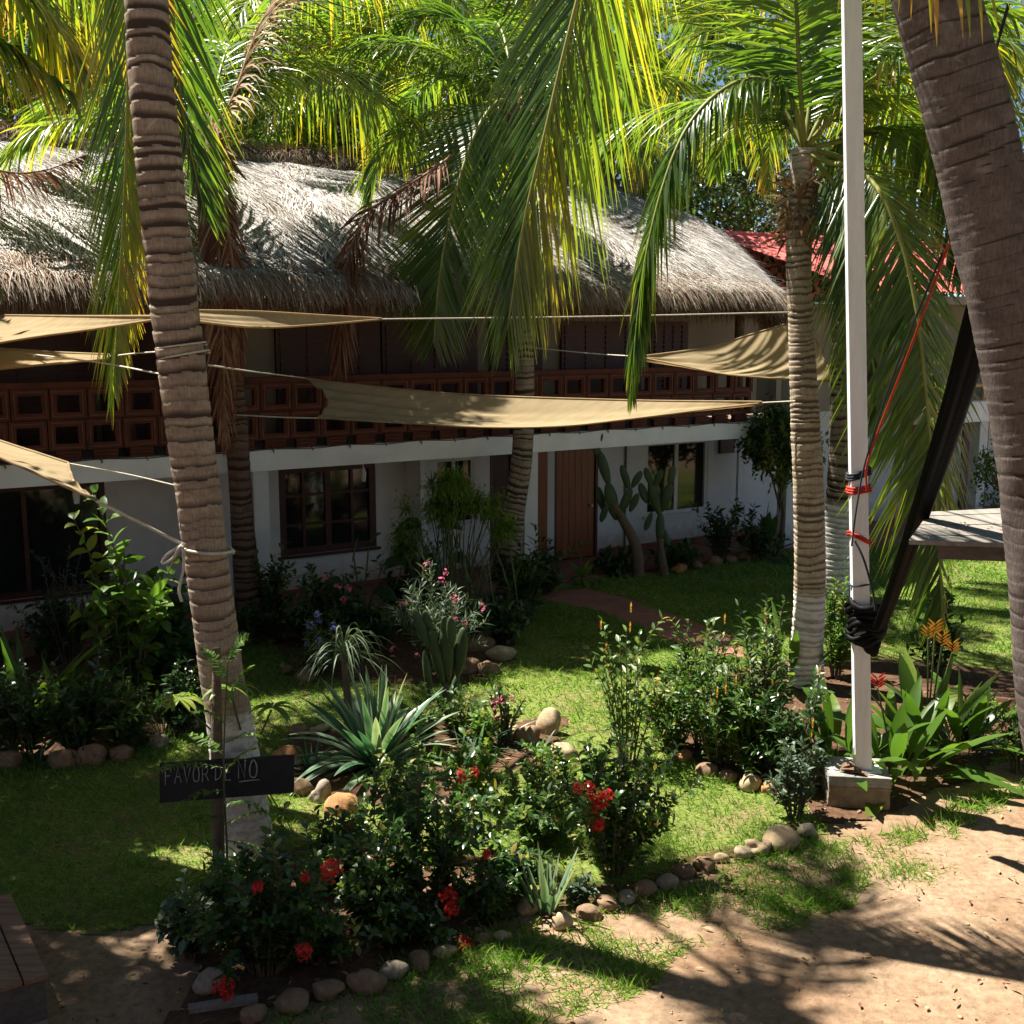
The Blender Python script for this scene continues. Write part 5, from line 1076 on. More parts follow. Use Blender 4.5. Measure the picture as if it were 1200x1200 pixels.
def leaves_on(mb, paths, per, L, W, r, prof, K=3, droop=0.5, fold=0.12, t0=0.45, tv=0.16, start=0.16, spread=0.9, up=0.35, patch=0.15):
    bs, ds, us, tt = [], [], [], []
    for P, w in paths:
        m = max(3, int(per * w * 1.55)); f = start + (1 - start) * (np.arange(m) + r.random(m)) / m
        x = f * (len(P) - 1); i = np.minimum(x.astype(int), len(P) - 2); g = (x - i)[:, None]
        p = P[i] * (1 - g) + P[i + 1] * g; T = nrm(P[i + 1] - P[i])
        a = np.arange(m) * 2.4 + r.uniform(0, 6.28); side = np.cross(T, [0.31, 0.17, .93]); side = nrm(side); up_ = np.cross(side, T)
        d = T * r.uniform(.15, .7, (m, 1)) + spread * (side * np.cos(a)[:, None] + up_ * np.sin(a)[:, None]) + np.array([0, 0, up])
        bs.append(p); ds.append(d); us.append(nrm(np.array([0, 0, 1.0]) + 0.45 * r.normal(size=(m, 3)))); tt.append(t0 + patch * r.normal() + tv * r.normal(size=m))
    b_, d_, u_, t_ = map(np.concatenate, (bs, ds, us, tt)); n = len(b_)
    blades(mb, b_, d_, u_, L * r.uniform(.4, 1.25, n), W * r.uniform(.6, 1.25, n), K, droop * r.uniform(.2, 1.8, n), fold, prof, np.clip(np.where(r.random(n) < .035, 1.0, t_), 0, 1))
def flower(parent, org, p, R, m, r, n=34, pl=0.4, pw=0.55, name='flower_cluster'):
    v = nrm(r.normal(size=(n, 3)) + [0, -0.2, 0.35]); b = MB()
    ctr = p + v * R * r.uniform(.55, 1.0, (n, 1))
    for k in range(4):                      # four small petals per floret
        a = r.uniform(0, 6.28, n) * 0 + k * PI / 2; s = nrm(np.cross(v, [0.2, .3, .9])); u = np.cross(s, v)
        d = s * np.cos(a)[:, None] + u * np.sin(a)[:, None] + v * 0.35
        blades(b, ctr, d, v, R * pl * r.uniform(.8, 1.2, n), R * pl * pw, 2, 0.2, 0.1, p_leaf, np.clip(r.normal(.4, .28, n), 0, 1))
    return b.build(name, M[m], parent, org)
def frame_px(x0, x1, yt, yb, ryk=0.8):
    o = G((x0 + x1) / 2, yb); rx = (x1 - x0) / 2 * mpp(o); o = o + [0, rx * ryk * 0.55, 0]   # the foot seen in front; centre further back
    h = D((x0 + x1) / 2, yt, o[1])[2]; return o, rx, max(h, 0.15)
def bush(name, label, cat, x0, x1, yt, yb, leaf='mid_leaf', L=0.09, W=0.04, n=14, per=16, prof=p_leaf, flowers=(), fm='red', fR=0.06, group=None, seed=0, sub=2, stem='bark', sr=0.010, ryk=0.8, fn=34, K=3, **kw):
    r = np.random.default_rng(seed + int(x0 * 3 + yt)); o, rx, h = frame_px(x0, x1, yt, yb, ryk); o[2] = 0
    t = thing(name, label, cat, o, group); P = stem_paths(o, rx, rx * ryk, h * 0.98, n, r, sub, lo=kw.pop('lo', .5))
    b = MB()
    for p, w in P: tube(b, p, np.linspace(sr * w, sr * .35 * w, len(p)), 5, cap=False)
    b.build('stems', M[stem], t, o)
    q = MB(); leaves_on(q, P, per, L, W, r, prof, K=K, **kw); q.build('foliage', M[leaf], t, o)
    for fx, fy, *k in flowers:
        yy = o[1] - rx * ryk * (k[0] if k else 0.75); flower(t, o, D(fx, fy, yy), fR * (k[1] if len(k) > 1 else 1) , fm, r, fn)
    return t
def rosette(name, label, cat, px, py, n, L, W, leaf='strap_leaf', el=(85, 15), droop=0.8, fold=0.15, K=7, prof=p_strap, seed=0, group=None, edge=0.0, t0=0.45, tv=.14, spread=0.05, foot=0.0, tip=0.1, build=True, parent=None, org=None, part='leaves', z0=0.0):
    r = np.random.default_rng(seed + int(px)); o = G(px, py); t = parent or thing(name, label, cat, o, group); org = o if org is None else org
    k = np.arange(n); a = k * 2.39996 + r.uniform(-.3, .3, n); f = (k + .5) / n
    e = np.radians(el[0] + (el[1] - el[0]) * f + r.normal(0, 5, n))
    d = np.stack([np.cos(e) * np.cos(a), np.cos(e) * np.sin(a), np.sin(e)], -1)
    up = np.stack([-np.sin(e) * np.cos(a), -np.sin(e) * np.sin(a), np.cos(e)], -1) + 0.12 * r.normal(size=(n, 3))
    base = o + np.stack([np.cos(a) * spread * np.sqrt(f), np.sin(a) * spread * np.sqrt(f), 0 * a + z0], -1)
    b = MB(); blades(b, base, d, up, L * r.uniform(.7, 1.1, n), W * r.uniform(.8, 1.15, n), K, droop * (.3 + 1.0 * f) * r.uniform(.6, 1.4, n), fold, prof, np.clip(t0 + tv * r.normal(size=n), 0, 1), tip, 0, edge)
    b.build(part, M[leaf], t, org); return t, o
p_paddle = lambda t: np.maximum(np.where(t < 0.28, 0.10, np.sin(PI * np.clip((t - 0.28) / 0.72, 0, 1) ** 0.8) ** 0.7), 0.05)

# --- front bed: ixoras with red flower heads
IX = 'red flowered ixora bushes'
bush('ixora_bush', 'large dark ixora bush with several red flower heads in the middle of the front bed', 'shrub', 385, 608, 880, 1090, 'ixora_leaf', 0.085, 0.042, 26, 30, flowers=[(525, 1050, .8, 1.1), (529, 1066, .8, .9), (545, 1106, 1.0, 1.0), (541, 912, .2, .7), (570, 1002, .6, .7), (556, 905, .2, .6)], group=IX, seed=1, t0=0.5)
bush('ixora_bush', 'ixora bush with a column of red flower heads at the right of the front bed', 'shrub', 636, 804, 845, 1042, 'ixora_leaf', 0.085, 0.042, 22, 30, flowers=[(700, 945, .8, 1.0), (694, 930, .8, .9), (706, 938, .7, .9), (700, 966, .85, 1.0), (690, 921, .7, .7), (677, 924, .8, .8), (672, 1045, .9, .8), (711, 931, .75, .8)], group=IX, seed=2, t0=0.55)
bush('ixora_bush', 'shaded ixora bush with scattered red flowers at the lower left of the front bed', 'shrub', 190, 410, 972, 1165, 'ixora_leaf', 0.085, 0.042, 30, 26, flowers=[(388, 1021, .6, 1.25), (357, 1028, .7, .6), (303, 1040, .8, .7), (355, 1115, .9, .9), (262, 1158, 1.05, 1.1), (266, 1166, 1.05, .7)], group=IX, seed=3, t0=0.45)
bush('ixora_bush', 'low ixora with pale young leaves between the two big red flowered bushes', 'shrub', 560, 690, 880, 975, 'ixora_leaf', 0.075, 0.036, 14, 20, flowers=[(541, 905, .5, .6)], group=IX, seed=4, t0=0.7)
bush('ixora_bush', 'small ixora sprig in sun at the left rim of the front bed', 'shrub', 360, 440, 925, 1030, 'ixora_leaf', 0.08, 0.04, 9, 14, flowers=[(411, 968, .7, .6), (405, 992, .7, .5)], group=IX, seed=5, t0=0.5)
bush('croton_plant', 'yellow green leafy plant at the right foot of the agave', 'plant', 500, 600, 860, 950, 'light_leaf', 0.085, 0.05, 10, 14, flowers=(), seed=6, t0=0.5)
bush('leafy_plant', 'bright young plant in front of the big round stone', 'plant', 600, 690, 870, 930, 'light_leaf', 0.07, 0.04, 9, 12, seed=7, t0=.55)
bush('leafy_plant', 'low dark plant covering the soil left of the agave bed stones', 'plant', 420, 520, 880, 960, 'mid_leaf', 0.08, 0.035, 10, 14, seed=8, t0=.5)
FB = 'low dark plants filling the front bed'
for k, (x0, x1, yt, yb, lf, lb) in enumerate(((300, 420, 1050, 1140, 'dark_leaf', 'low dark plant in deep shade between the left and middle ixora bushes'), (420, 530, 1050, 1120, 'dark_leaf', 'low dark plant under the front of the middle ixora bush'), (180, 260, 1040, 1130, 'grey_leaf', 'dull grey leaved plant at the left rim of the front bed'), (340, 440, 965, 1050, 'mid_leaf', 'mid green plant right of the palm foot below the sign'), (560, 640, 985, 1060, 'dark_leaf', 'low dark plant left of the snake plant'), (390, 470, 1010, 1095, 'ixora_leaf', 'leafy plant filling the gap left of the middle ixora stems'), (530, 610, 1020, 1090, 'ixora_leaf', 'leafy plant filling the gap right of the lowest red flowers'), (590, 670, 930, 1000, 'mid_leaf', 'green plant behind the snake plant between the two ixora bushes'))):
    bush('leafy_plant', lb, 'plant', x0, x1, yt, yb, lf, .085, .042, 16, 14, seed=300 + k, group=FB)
# feathery sapling before the sign
fo_ = G(268, 1090); fs = thing('feathery_sapling', 'thin feathery leaved sapling growing up in front of the black sign', 'plant', fo_)
sp_ = catmull([fo_, D(266, 1000, 8.0), D(262, 900, 8.02), D(266, 790, 8.05), D(268, 760, 8.05)], 30)
b = MB(); tube(b, sp_, np.linspace(.012, .004, 30), 5); b.build('stems', M['stem'], fs, fo_)
r_ = np.random.default_rng(12)
for k, (px, py, dx, dy) in enumerate([(266, 1000, -85, -30), (264, 960, -50, 8), (264, 925, -70, 30), (263, 900, -85, 5), (262, 885, -50, -25), (263, 940, 60, 20), (264, 965, 70, -10), (263, 905, 45, -30), (266, 985, 60, 30), (265, 850, -40, -15), (266, 820, 30, -40), (266, 800, -30, -40), (266, 1020, -80, 20), (265, 870, 50, -5), (266, 1010, 50, 15), (266, 780, 25, -35)]):
    y0 = 8.02; p0 = D(px, py, y0); p1 = D(px + dx * .5, py + dy * .5 - 8, y0 + r_.uniform(-.2, .15)); p2 = D(px + dx, py + dy, y0 + r_.uniform(-.35, .25))
    frond(fs, fo_, [p0, p1, p2], 15, 0.075, 0.026, 0.5, 70, 45, 0.05, 0.1, 'light_leaf', 'stem', t0=0.45 if dy < 0 else .25, ttip=0, seed=200 + k, r0=0.004, K=3, name='compound_leaf')
def whorl(px, py, Y, n, L, W, seed, parent, org, leaf='light_leaf', droop=1.3, t0=.75):
    r = np.random.default_rng(seed); p = D(px, py, Y); a = np.linspace(0, 6.28, n, endpoint=False) + r.uniform(0, 1, n)
    b = MB(); blades(b, np.tile(p, (n, 1)), np.stack([np.cos(a), np.sin(a), 0 * a + .45], -1), [0, 0, 1], L * r.uniform(.7, 1.1, n), W, 5, droop, .12, p_leaf, np.clip(t0 + .12 * r.normal(size=n), 0, 1)); b.build('leaf_whorl', M[leaf], parent, org)
co = G(300, 905); cs = thing('cassava_sapling', 'spindly sapling with bright drooping leaf tufts beside the tall palm', 'plant', co)
b = MB()
for tx, ty in ((270, 808), (318, 832), (210, 822)): tube(b, catmull([co, D((300 + tx) / 2 - 4, (895 + ty) / 2, 8.5), D(tx, ty, 8.45)], 10), 0.008, 5)
b.build('stems', M['stem'], cs, co)
for k, (tx, ty) in enumerate(((270, 806), (318, 830), (210, 820))): whorl(tx, ty, 8.45, 11, .26, .05, 30 + k, cs, co)

# --- agave bed
at, ao = rosette('agave', 'big blue green agave rosette with long pale edged blades', 'agave', 442, 898, 72, 0.92, 0.115, 'agave', (88, 0), 0.75, 0.16, 9, seed=3, edge=.35, spread=0.12, t0=0.45, z0=.02)
po = G(398, 905) + [0, .5, 0]; pt_ = thing('ponytail_plant', 'slender plant with thin drooping pale leaves behind the agave', 'plant', po); ptop_ = D(402, 765, po[1])
b = MB(); tube(b, catmull([po, po + [0.02, 0, .5], ptop_], 10), np.linspace(.05, .03, 10), 8); b.build('stem', M['bark'], pt_, po)
for hz in (0.0, -0.12):
    n = 46; r_ = np.random.default_rng(5 + int(-hz * 100)); a = r_.uniform(0, 6.28, n); e = r_.uniform(.5, 1.5, n); b = MB()
    blades(b, np.tile(ptop_ + [0, 0, hz], (n, 1)), np.stack([np.cos(e) * np.cos(a), np.cos(e) * np.sin(a), np.sin(e)], -1), [0.1, .2, 1], r_.uniform(.45, .8, n), .014, 9, r_.uniform(1.4, 2.6, n), .1, p_strap, np.clip(.7 + .15 * r_.normal(size=n), 0, 1)); b.build('leaf_tuft', M['grey_leaf'], pt_, po)
def pad(parent, org, p, d, L, Wd, seed, face=None, th=0.16, name='pad'):
    v, f = ico(); d = nrm(np.asarray(d, float)); fc = np.array([0.25, -1, 0.1]) if face is None else np.asarray(face, float)
    s = nrm(np.cross(d, fc)); n_ = np.cross(s, d); z = (v[:, 2] + 1) / 2; w = 1 - 0.22 * (1 - z) ** 2 * 1.2
    q = p + d * (z * L)[:, None] + s * (v[:, 0] * Wd * .38 * w)[:, None] + n_ * (v[:, 1] * L * th / 2)[:, None]
    b = MB(); b.add(q, f)
    r = np.random.default_rng(seed); m = 26; k = r.integers(0, len(v), m); blades(b, q[k], v[k, 0:1] * s + v[k, 1:2] * n_ + v[k, 2:3] * d, [0.1, .2, 1], .018, .004, 1, 0, 0, None, 0.5, 0, 1)
    b.build(name, [M['cactus'], M['straw_leaf']], parent, org); return p + d * L
def cactus(name, label, base, spec, group=None, trunk_=None):
    t = thing(name, label, 'cactus', base, group)
    if trunk_ is not None:
        b = MB(); tube(b, catmull(trunk_[0], 14), np.linspace(*trunk_[1], 14), 9); b.build('trunk', M['bark'], t, base)
    for k, (p, d, L, W_, fc) in enumerate(spec): pad(t, base, p, np.asarray(d), L * 1.0, W_ * (.72 if trunk_ is not None else 1), k + 3, fc)
    return t
po = G(522, 862) + [0, .45, 0]; Yp = po[1]; mp = mpp(po + [0, 0, .6]) * .62
def PD(x0, y0, x1, y1, w, dy=0.0, fc=None):
    a, c = D(x0, y0, Yp + dy), D(x1, y1, Yp + dy); return (a, c - a, np.linalg.norm(c - a), w * mp, fc)
cactus('prickly_pear', 'prickly pear cactus with upright pads between the agave and the oleander', po, [PD(520, 860, 522, 800, 34), PD(524, 862, 536, 790, 30, .1), PD(520, 805, 504, 735, 30, .02, (.6, -1, 0)), PD(503, 760, 484, 712, 26), PD(525, 800, 523, 725, 40, .05), PD(536, 795, 543, 735, 36, .08, (-.3, -1, 0)), PD(520, 745, 521, 722, 20), PD(505, 740, 497, 716, 24, .05), PD(530, 760, 528, 722, 26, -.06), PD(505, 820, 497, 762, 20, -.1, (1, -.3, 0))])
bush('oleander', 'oleander shrub with narrow leaves and pinkish red flowers behind the prickly pear', 'shrub', 452, 572, 655, 800, 'grey_leaf', 0.16, 0.018, 18, 30, p_lance, flowers=[(500, 663, .5), (517, 680, .7), (533, 701, .9, 1.2), (470, 708, .8), (478, 705, .8, .7), (565, 712, .6), (534, 728, .9), (545, 730, .9, .7), (522, 670, .5, .8), (460, 760, .9, .7), (489, 768, 1, .7)], fm='pink', fR=0.055, fn=9, seed=10, t0=.5, up=.5, ryk=.7)
dr = bush('desert_rose', 'desert rose with pink blossoms at the right end of the agave bed', 'plant', 570, 612, 790, 875, 'mid_leaf', 0.10, 0.04, 6, 9, flowers=[(592, 818, .8, 1.0), (580, 824, .9, .9), (600, 820, .8, .8), (583, 840, .9, .6)], fm='pink', fR=0.065, fn=10, seed=11, sr=.02)
for k, (px, py, n, L, lb) in enumerate(((560, 880, 16, .5, 'tuft of arching narrow leaves between agave and desert rose'), (585, 872, 14, .42, 'tuft of stiff narrow leaves at the foot of the desert rose'), (632, 884, 12, .36, 'small tuft of blue green blades in front of the upright lawn edge stone'), (545, 900, 20, .40, 'low spreading tuft of dark strap leaves under the agave right side'), (365, 905, 18, .45, 'dark strap leaf tuft left of the agave'))):
    rosette('strap_leaf_tuft', lb, 'plant', px, py, n, L, .03, 'agave', (80, 20), .9, seed=40 + k, spread=.08, group='strap leaf tufts in the agave bed')
rosette('snake_plant', 'snake plant with upright yellow edged blades beside the round tan stone', 'plant', 640, 1068, 13, 0.52, 0.06, 'agave', (88, 62), 0.05, 0.22, 6, p_lance, seed=6, edge=.5, t0=.35, spread=.10, tip=.4)
bush('leafy_plant', 'small pale plant right of the snake plant', 'plant', 655, 700, 1025, 1066, 'grey_leaf', 0.07, 0.035, 6, 10, seed=12)

# --- yellow flowered shrubs of the right bed
YG = 'yellow flowered shrubs of the right bed'
def shrimp(label, x0, x1, yt, yb, fl, seed, n=16, leaf='mid_leaf', L=.10, W=.036, per=20, **kw):
    t = bush('shrimp_plant', label, 'shrub', x0, x1, yt, yb, leaf, L, W, n, per, group=YG, seed=seed, t0=kw.pop('t0', .5), **kw); o = np.array(t.location)
    for k, (fx, fy) in enumerate(fl):
        p = D(fx, fy, o[1] - .25); b = MB(); m = 12; a = np.arange(m) * 2.4; z = np.linspace(-.03, .045, m)
        blades(b, p + np.stack([0 * a, 0 * a, z], -1), np.stack([np.cos(a) * .5, np.sin(a) * .5, 0 * a + 1], -1), [0.1, 0, 1], .035, .018, 2, 0, .2, p_leaf, np.random.default_rng(k).uniform(0, 1, m)); b.build('flower_spike', M['shrimp'], t, o)
shrimp('tall airy shrimp plant with pale leaf whorls and yellow spikes above the sunlit lawn', 676, 800, 715, 905, [(704, 735), (739, 715), (710, 762), (738, 738)], 20, 13, 'mid_leaf', .10, .042, 16, sub=1, lo=.75, t0=.55)
shrimp('shrimp plant with a lone tall shoot beside the red path', 776, 880, 705, 885, [(849, 728), (885, 768), (842, 793)], 21, 18)
shrimp('dense shrimp plant just left of the pale ringed palm', 840, 940, 690, 905, [(896, 725), (862, 800), (878, 790)], 22, 22)
shrimp('low dense shrimp plant above the orange edge stone', 790, 900, 770, 912, [(850, 810), (840, 815)], 23, 20)
shrimp('leafy shrimp plant filling the gap behind the larger tan edge stone', 830, 930, 790, 918, [(905, 800)], 26, 20)
shrimp('broad shrimp plant behind the red flowered ixora column', 740, 840, 780, 890, [(770, 800)], 27, 18)
shrimp('dark shrimp plant at the foot of the pale ringed palm', 880, 975, 800, 930, [(952, 850), (950, 868), (960, 790)], 24, 22, 'dark_leaf')
shrimp('bright shrimp plant right behind the pale ringed palm foot', 955, 1010, 665, 800, [], 25, 12, 'light_leaf')
bush('leafy_plant', 'small grey green bush against the left side of the concrete block', 'plant', 895, 975, 850, 965, 'grey_leaf', .075, .032, 14, 18, p_leaf, seed=30, t0=.4)
HG = 'heliconias of the right bed'
for k, (px, py, n, L, lb) in enumerate(((985, 905, 18, .85, 'heliconia clump with long leaves between the pale palm and the white post'), (1045, 915, 22, .85, 'heliconia clump directly right of the white post'), (1085, 890, 26, 1.0, 'heliconia clump with orange bracts right of the white post'), (1130, 885, 20, .85, 'rightmost heliconia clump with arching bright leaves'), (925, 800, 12, .8, 'strap leaved plant with one bright blade left of the pale palm'))):
    t, o = rosette('heliconia', lb, 'plant', px, py, n, L * 1.15, .15, 'strap_leaf', (82, 25), .85, .12, 8, p_paddle, seed=60 + k, spread=.22, t0=.5, group=HG)
    if k in (2, 1):
        for q, (fx, fy) in enumerate(((1088, 748), (1104, 756), (1116, 765), (1096, 742)) if k == 2 else ((1028, 806),)):
            p = D(fx, fy, o[1] - .2); a = np.arange(7) * .9; b = MB(); blades(b, np.tile(p, (7, 1)) + np.stack([0 * a, 0 * a, np.arange(7) * .015], -1), np.stack([np.cos(a * 3.3), np.sin(a * 3.3) * .4, .7 + 0 * a], -1), [0, -1, .3], .095, .022, 3, .1, .25, p_lance, .5 + .1 * a / 6); b.build('flower_bract', M['orange' if k == 2 else 'red'], t, o)
            b = MB(); tube(b, catmull([o + [0, 0, .1], o * .5 + p * .5 + [0, 0, .1], p], 8), .009, 5); b.build('flower_stalk', M['stem'], t, o)
bush('leafy_plant', 'dark red leaved shrub behind the heliconias under the hanging frond', 'plant', 1070, 1135, 680, 800, 'dark_leaf', .14, .06, 10, 12, flowers=[(1060, 815, .9)], fm='red', fR=.05, seed=31, t0=.3)
bush('leafy_plant', 'small leaved bush at the right edge beside the leaning palm', 'plant', 1150, 1260, 790, 915, 'mid_leaf', .07, .035, 14, 18, seed=32)
bush('leafy_plant', 'low dark plants on the soil right of the heliconias', 'plant', 1110, 1170, 820, 880, 'dark_leaf', .12, .03, 12, 12, p_lance, seed=33)

# --- left bed
bush('broadleaf_shrub', 'tall shrub with big oval bright leaves left of the tall palm', 'shrub', 78, 212, 575, 832, 'light_leaf', .24, .115, 14, 13, seed=40, t0=.45, sr=.018, sub=1, K=4, droop=.8)
bush('broadleaf_shrub', 'darker lower oval leaved shrub beside the bright one', 'shrub', 125, 235, 660, 815, 'dark_leaf', .22, .11, 12, 12, seed=41, t0=.6, K=4, droop=.8)
bush('leafy_plant', 'fine leaved greyish bush under the big glass window', 'shrub', 25, 125, 650, 785, 'grey_leaf', .06, .024, 18, 26, seed=42, t0=.2)
for k, (px, py, n, L, lb) in enumerate(((30, 850, 16, 1.15, 'ginger plant with long arching leaves at the left edge'), (75, 860, 14, 1.05, 'ginger plant with upright bright leaves in the left bed'), (-20, 850, 14, 1.0, 'ginger plant cut by the left picture edge'))):
    rosette('ginger_plant', lb, 'plant', px, py, n, L, .12, 'strap_leaf', (80, 30), .7, .12, 7, p_lance, seed=70 + k, spread=.15, t0=.5, group='ginger plants of the left bed')
DB = 'dark shrubs of the left bed'
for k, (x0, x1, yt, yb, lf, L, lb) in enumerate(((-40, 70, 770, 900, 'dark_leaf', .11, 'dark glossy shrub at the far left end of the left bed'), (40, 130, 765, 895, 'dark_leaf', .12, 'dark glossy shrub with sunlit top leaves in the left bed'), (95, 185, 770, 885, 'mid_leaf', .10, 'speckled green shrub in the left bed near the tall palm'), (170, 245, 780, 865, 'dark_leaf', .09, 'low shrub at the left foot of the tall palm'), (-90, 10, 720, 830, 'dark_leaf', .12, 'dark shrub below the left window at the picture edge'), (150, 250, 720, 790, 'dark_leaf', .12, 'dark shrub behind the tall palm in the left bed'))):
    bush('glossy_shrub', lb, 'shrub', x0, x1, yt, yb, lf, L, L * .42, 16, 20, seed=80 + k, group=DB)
for k, (px, py, lb) in enumerate(((150, 882, 'grassy liriope clump in shade at the left bed edge'), (195, 862, 'grassy liriope clump nearest the tall palm'), (95, 893, 'grassy liriope clump under the dark glossy shrub'), (40, 900, 'grassy liriope clump at the far left bed edge'))):
    rosette('liriope_clump', lb, 'plant', px, py, 60, .34, .014, 'dark_leaf', (85, 20), 1.4, .1, 5, seed=90 + k, spread=.22, group='liriope clumps edging the left bed')

# --- along the hotel wall
bush('leafy_plant', 'leafy bush right of the dark trunked palm foot', 'shrub', 292, 345, 638, 745, 'mid_leaf', .12, .06, 12, 14, seed=100, t0=.35)
bush('leafy_plant', 'dark bush with small pink flowers below the left wooden window', 'shrub', 330, 440, 655, 770, 'dark_leaf', .13, .055, 20, 18, flowers=[(380, 677, .6), (396, 688, .7), (408, 690, .7), (402, 703, .8)], fm='pink', fR=.06, fn=10, seed=101)
bush('plumbago', 'low shrub with pale blue flowers behind the small brown stones', 'shrub', 340, 415, 712, 798, 'dark_leaf', .06, .026, 16, 18, flowers=[(372, 720, .7), (363, 732, .8), (374, 728, .8, .7), (391, 735, .8), (373, 752, .9), (360, 755, .9, .7), (380, 768, .9)], fm='blue', fR=.055, fn=14, seed=102)
def aroid(label, px, py, leaves, seed, Yoff=0, leaf='dark_leaf'):
    o = G(px, py); t = thing('philodendron', label, 'plant', o, 'large leaved philodendrons by the wall'); r = np.random.default_rng(seed)
    for x, y, L, ax, az in leaves:
        p = D(x, y, o[1] + Yoff + r.uniform(-.2, .2)); b = MB(); tube(b, catmull([o, o * .5 + p * .5 + [0, 0, .12], p], 9), np.linspace(.016, .010, 9), 5)
        blades(b, [p], [[ax, -.35, az]], [0.1, -.5, 1], L, L * .62, 7, .5, .1, lambda q: np.maximum(np.sin(PI * np.clip(q * .93 + .07, 0, 1) ** .6) ** .8, .03), .4 + .2 * r.normal(), 0, 1); b.build('leaf', [M['stem'], M[leaf]], t, o)
aroid('large leaved philodendron between the wooden window and the papyrus clump', 425, 750, [(415, 655, .42, .15, .7), (440, 690, .4, .6, -.1), (400, 680, .36, -.6, -.1), (450, 660, .4, .5, .2), (395, 705, .34, -.5, -.3), (432, 640, .38, .3, .5)], 1)
aroid('dark philodendron half hidden behind the papyrus clump', 505, 735, [(492, 612, .42, -.8, -.1), (482, 640, .4, -.6, -.3), (515, 615, .4, .6, .1), (475, 655, .36, -.7, -.1), (500, 650, .4, .2, -.3), (530, 650, .36, .6, -.2)], 2, .3)
WP = 'dark ground plants along the hotel wall bed'
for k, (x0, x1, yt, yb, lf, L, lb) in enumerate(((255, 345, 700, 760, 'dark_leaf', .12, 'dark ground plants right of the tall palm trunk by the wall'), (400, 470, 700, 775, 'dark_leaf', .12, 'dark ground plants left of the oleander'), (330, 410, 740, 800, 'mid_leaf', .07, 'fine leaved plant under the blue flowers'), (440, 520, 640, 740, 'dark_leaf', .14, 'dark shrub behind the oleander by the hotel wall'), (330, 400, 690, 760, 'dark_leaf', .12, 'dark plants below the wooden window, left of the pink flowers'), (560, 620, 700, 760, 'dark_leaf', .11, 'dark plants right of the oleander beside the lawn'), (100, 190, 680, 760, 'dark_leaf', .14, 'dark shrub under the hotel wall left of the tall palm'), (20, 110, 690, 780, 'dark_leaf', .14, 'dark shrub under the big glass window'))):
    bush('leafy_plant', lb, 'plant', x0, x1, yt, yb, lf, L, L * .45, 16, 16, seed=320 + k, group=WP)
# papyrus clump
po = G(535, 742); pp = thing('papyrus_clump', 'tall papyrus clump with feathery tops and hanging stalks before the hotel wall', 'plant', po); r_ = np.random.default_rng(8)
for k in range(42):
    tx, ty = (535 + 62 * r_.normal() * .72, 0); tx = min(max(tx, 470), 610); ty = 556 + 38 * r_.random() + 0.018 * (tx - 535) ** 2 * .6 + (20 if k > 18 else 0)
    p = D(tx, ty, po[1] + r_.uniform(-.35, .45)); b0 = po + [r_.uniform(-.2, .2), r_.uniform(-.15, .3), 0]
    b = MB(); tube(b, catmull([b0, b0 * .45 + p * .55 + [0, 0, .1], p], 10), np.linspace(.010, .006, 10), 5, 0.5, 1)
    n = 70; a = r_.uniform(0, 6.28, n); e = r_.uniform(-.5, 1.4, n); blades(b, np.tile(p, (n, 1)), np.stack([np.cos(e) * np.cos(a), np.cos(e) * np.sin(a), np.sin(e)], -1), [.1, .1, 1], r_.uniform(.18, .36, n), .013, 4, r_.uniform(.6, 1.6, n), .1, p_strap, np.clip(.55 + .2 * r_.normal(size=n), 0, 1))
    q = p + nrm(r_.normal(size=(40, 3))) * r_.uniform(.05, .26, (40, 1)); blades(b, q, r_.normal(size=(40, 3)), [0, 0, 1], .07, .03, 2, .3, .1, p_leaf, np.clip(.7 + .2 * r_.normal(size=40), 0, 1))
    b.build('plume', [M['light_leaf'], M['stem']], pp, po)
n = 46; b = MB(); s_ = po + np.stack([r_.normal(0, .42, n), r_.uniform(-.45, .3, n), r_.uniform(1.0, 1.45, n)], -1)
blades(b, s_, np.stack([r_.normal(size=n) * .3, r_.normal(size=n) * .3, 0 * s_[:, 0] - 1], -1), [0.2, -1, .1], r_.uniform(.5, 1.05, n), .018, 5, .4, .1, p_strap, np.clip(.55 + .2 * r_.normal(size=n), 0, 1)); b.build('hanging_leaves', M['grey_leaf'], pp, po)
bush('leafy_plant', 'dark leafy bush at the foot of the slender palm by the column', 'shrub', 570, 655, 605, 735, 'dark_leaf', .16, .05, 16, 16, p_lance, seed=105)
bush('leafy_plant', 'low dark ground plants under the papyrus clump', 'plant', 470, 610, 690, 765, 'dark_leaf', .12, .05, 20, 14, seed=106)
t, o = rosette('dieffenbachia', 'pale leaved dieffenbachia in front of the wooden door', 'plant', 682, 685, 11, .36, .15, 'light_leaf', (70, -5), .7, .1, 6, p_leaf, seed=4, t0=.6, spread=.05, z0=.12)
b = MB(); tp_ = D(680, 632, o[1]); tube(b, catmull([o, o * .5 + tp_ * .5, tp_], 8), .012, 6); b.build('stem', M['stem'], t, o); whorl(680, 640, o[1], 5, .22, .07, 3, t, o, droop=.4, t0=.5)
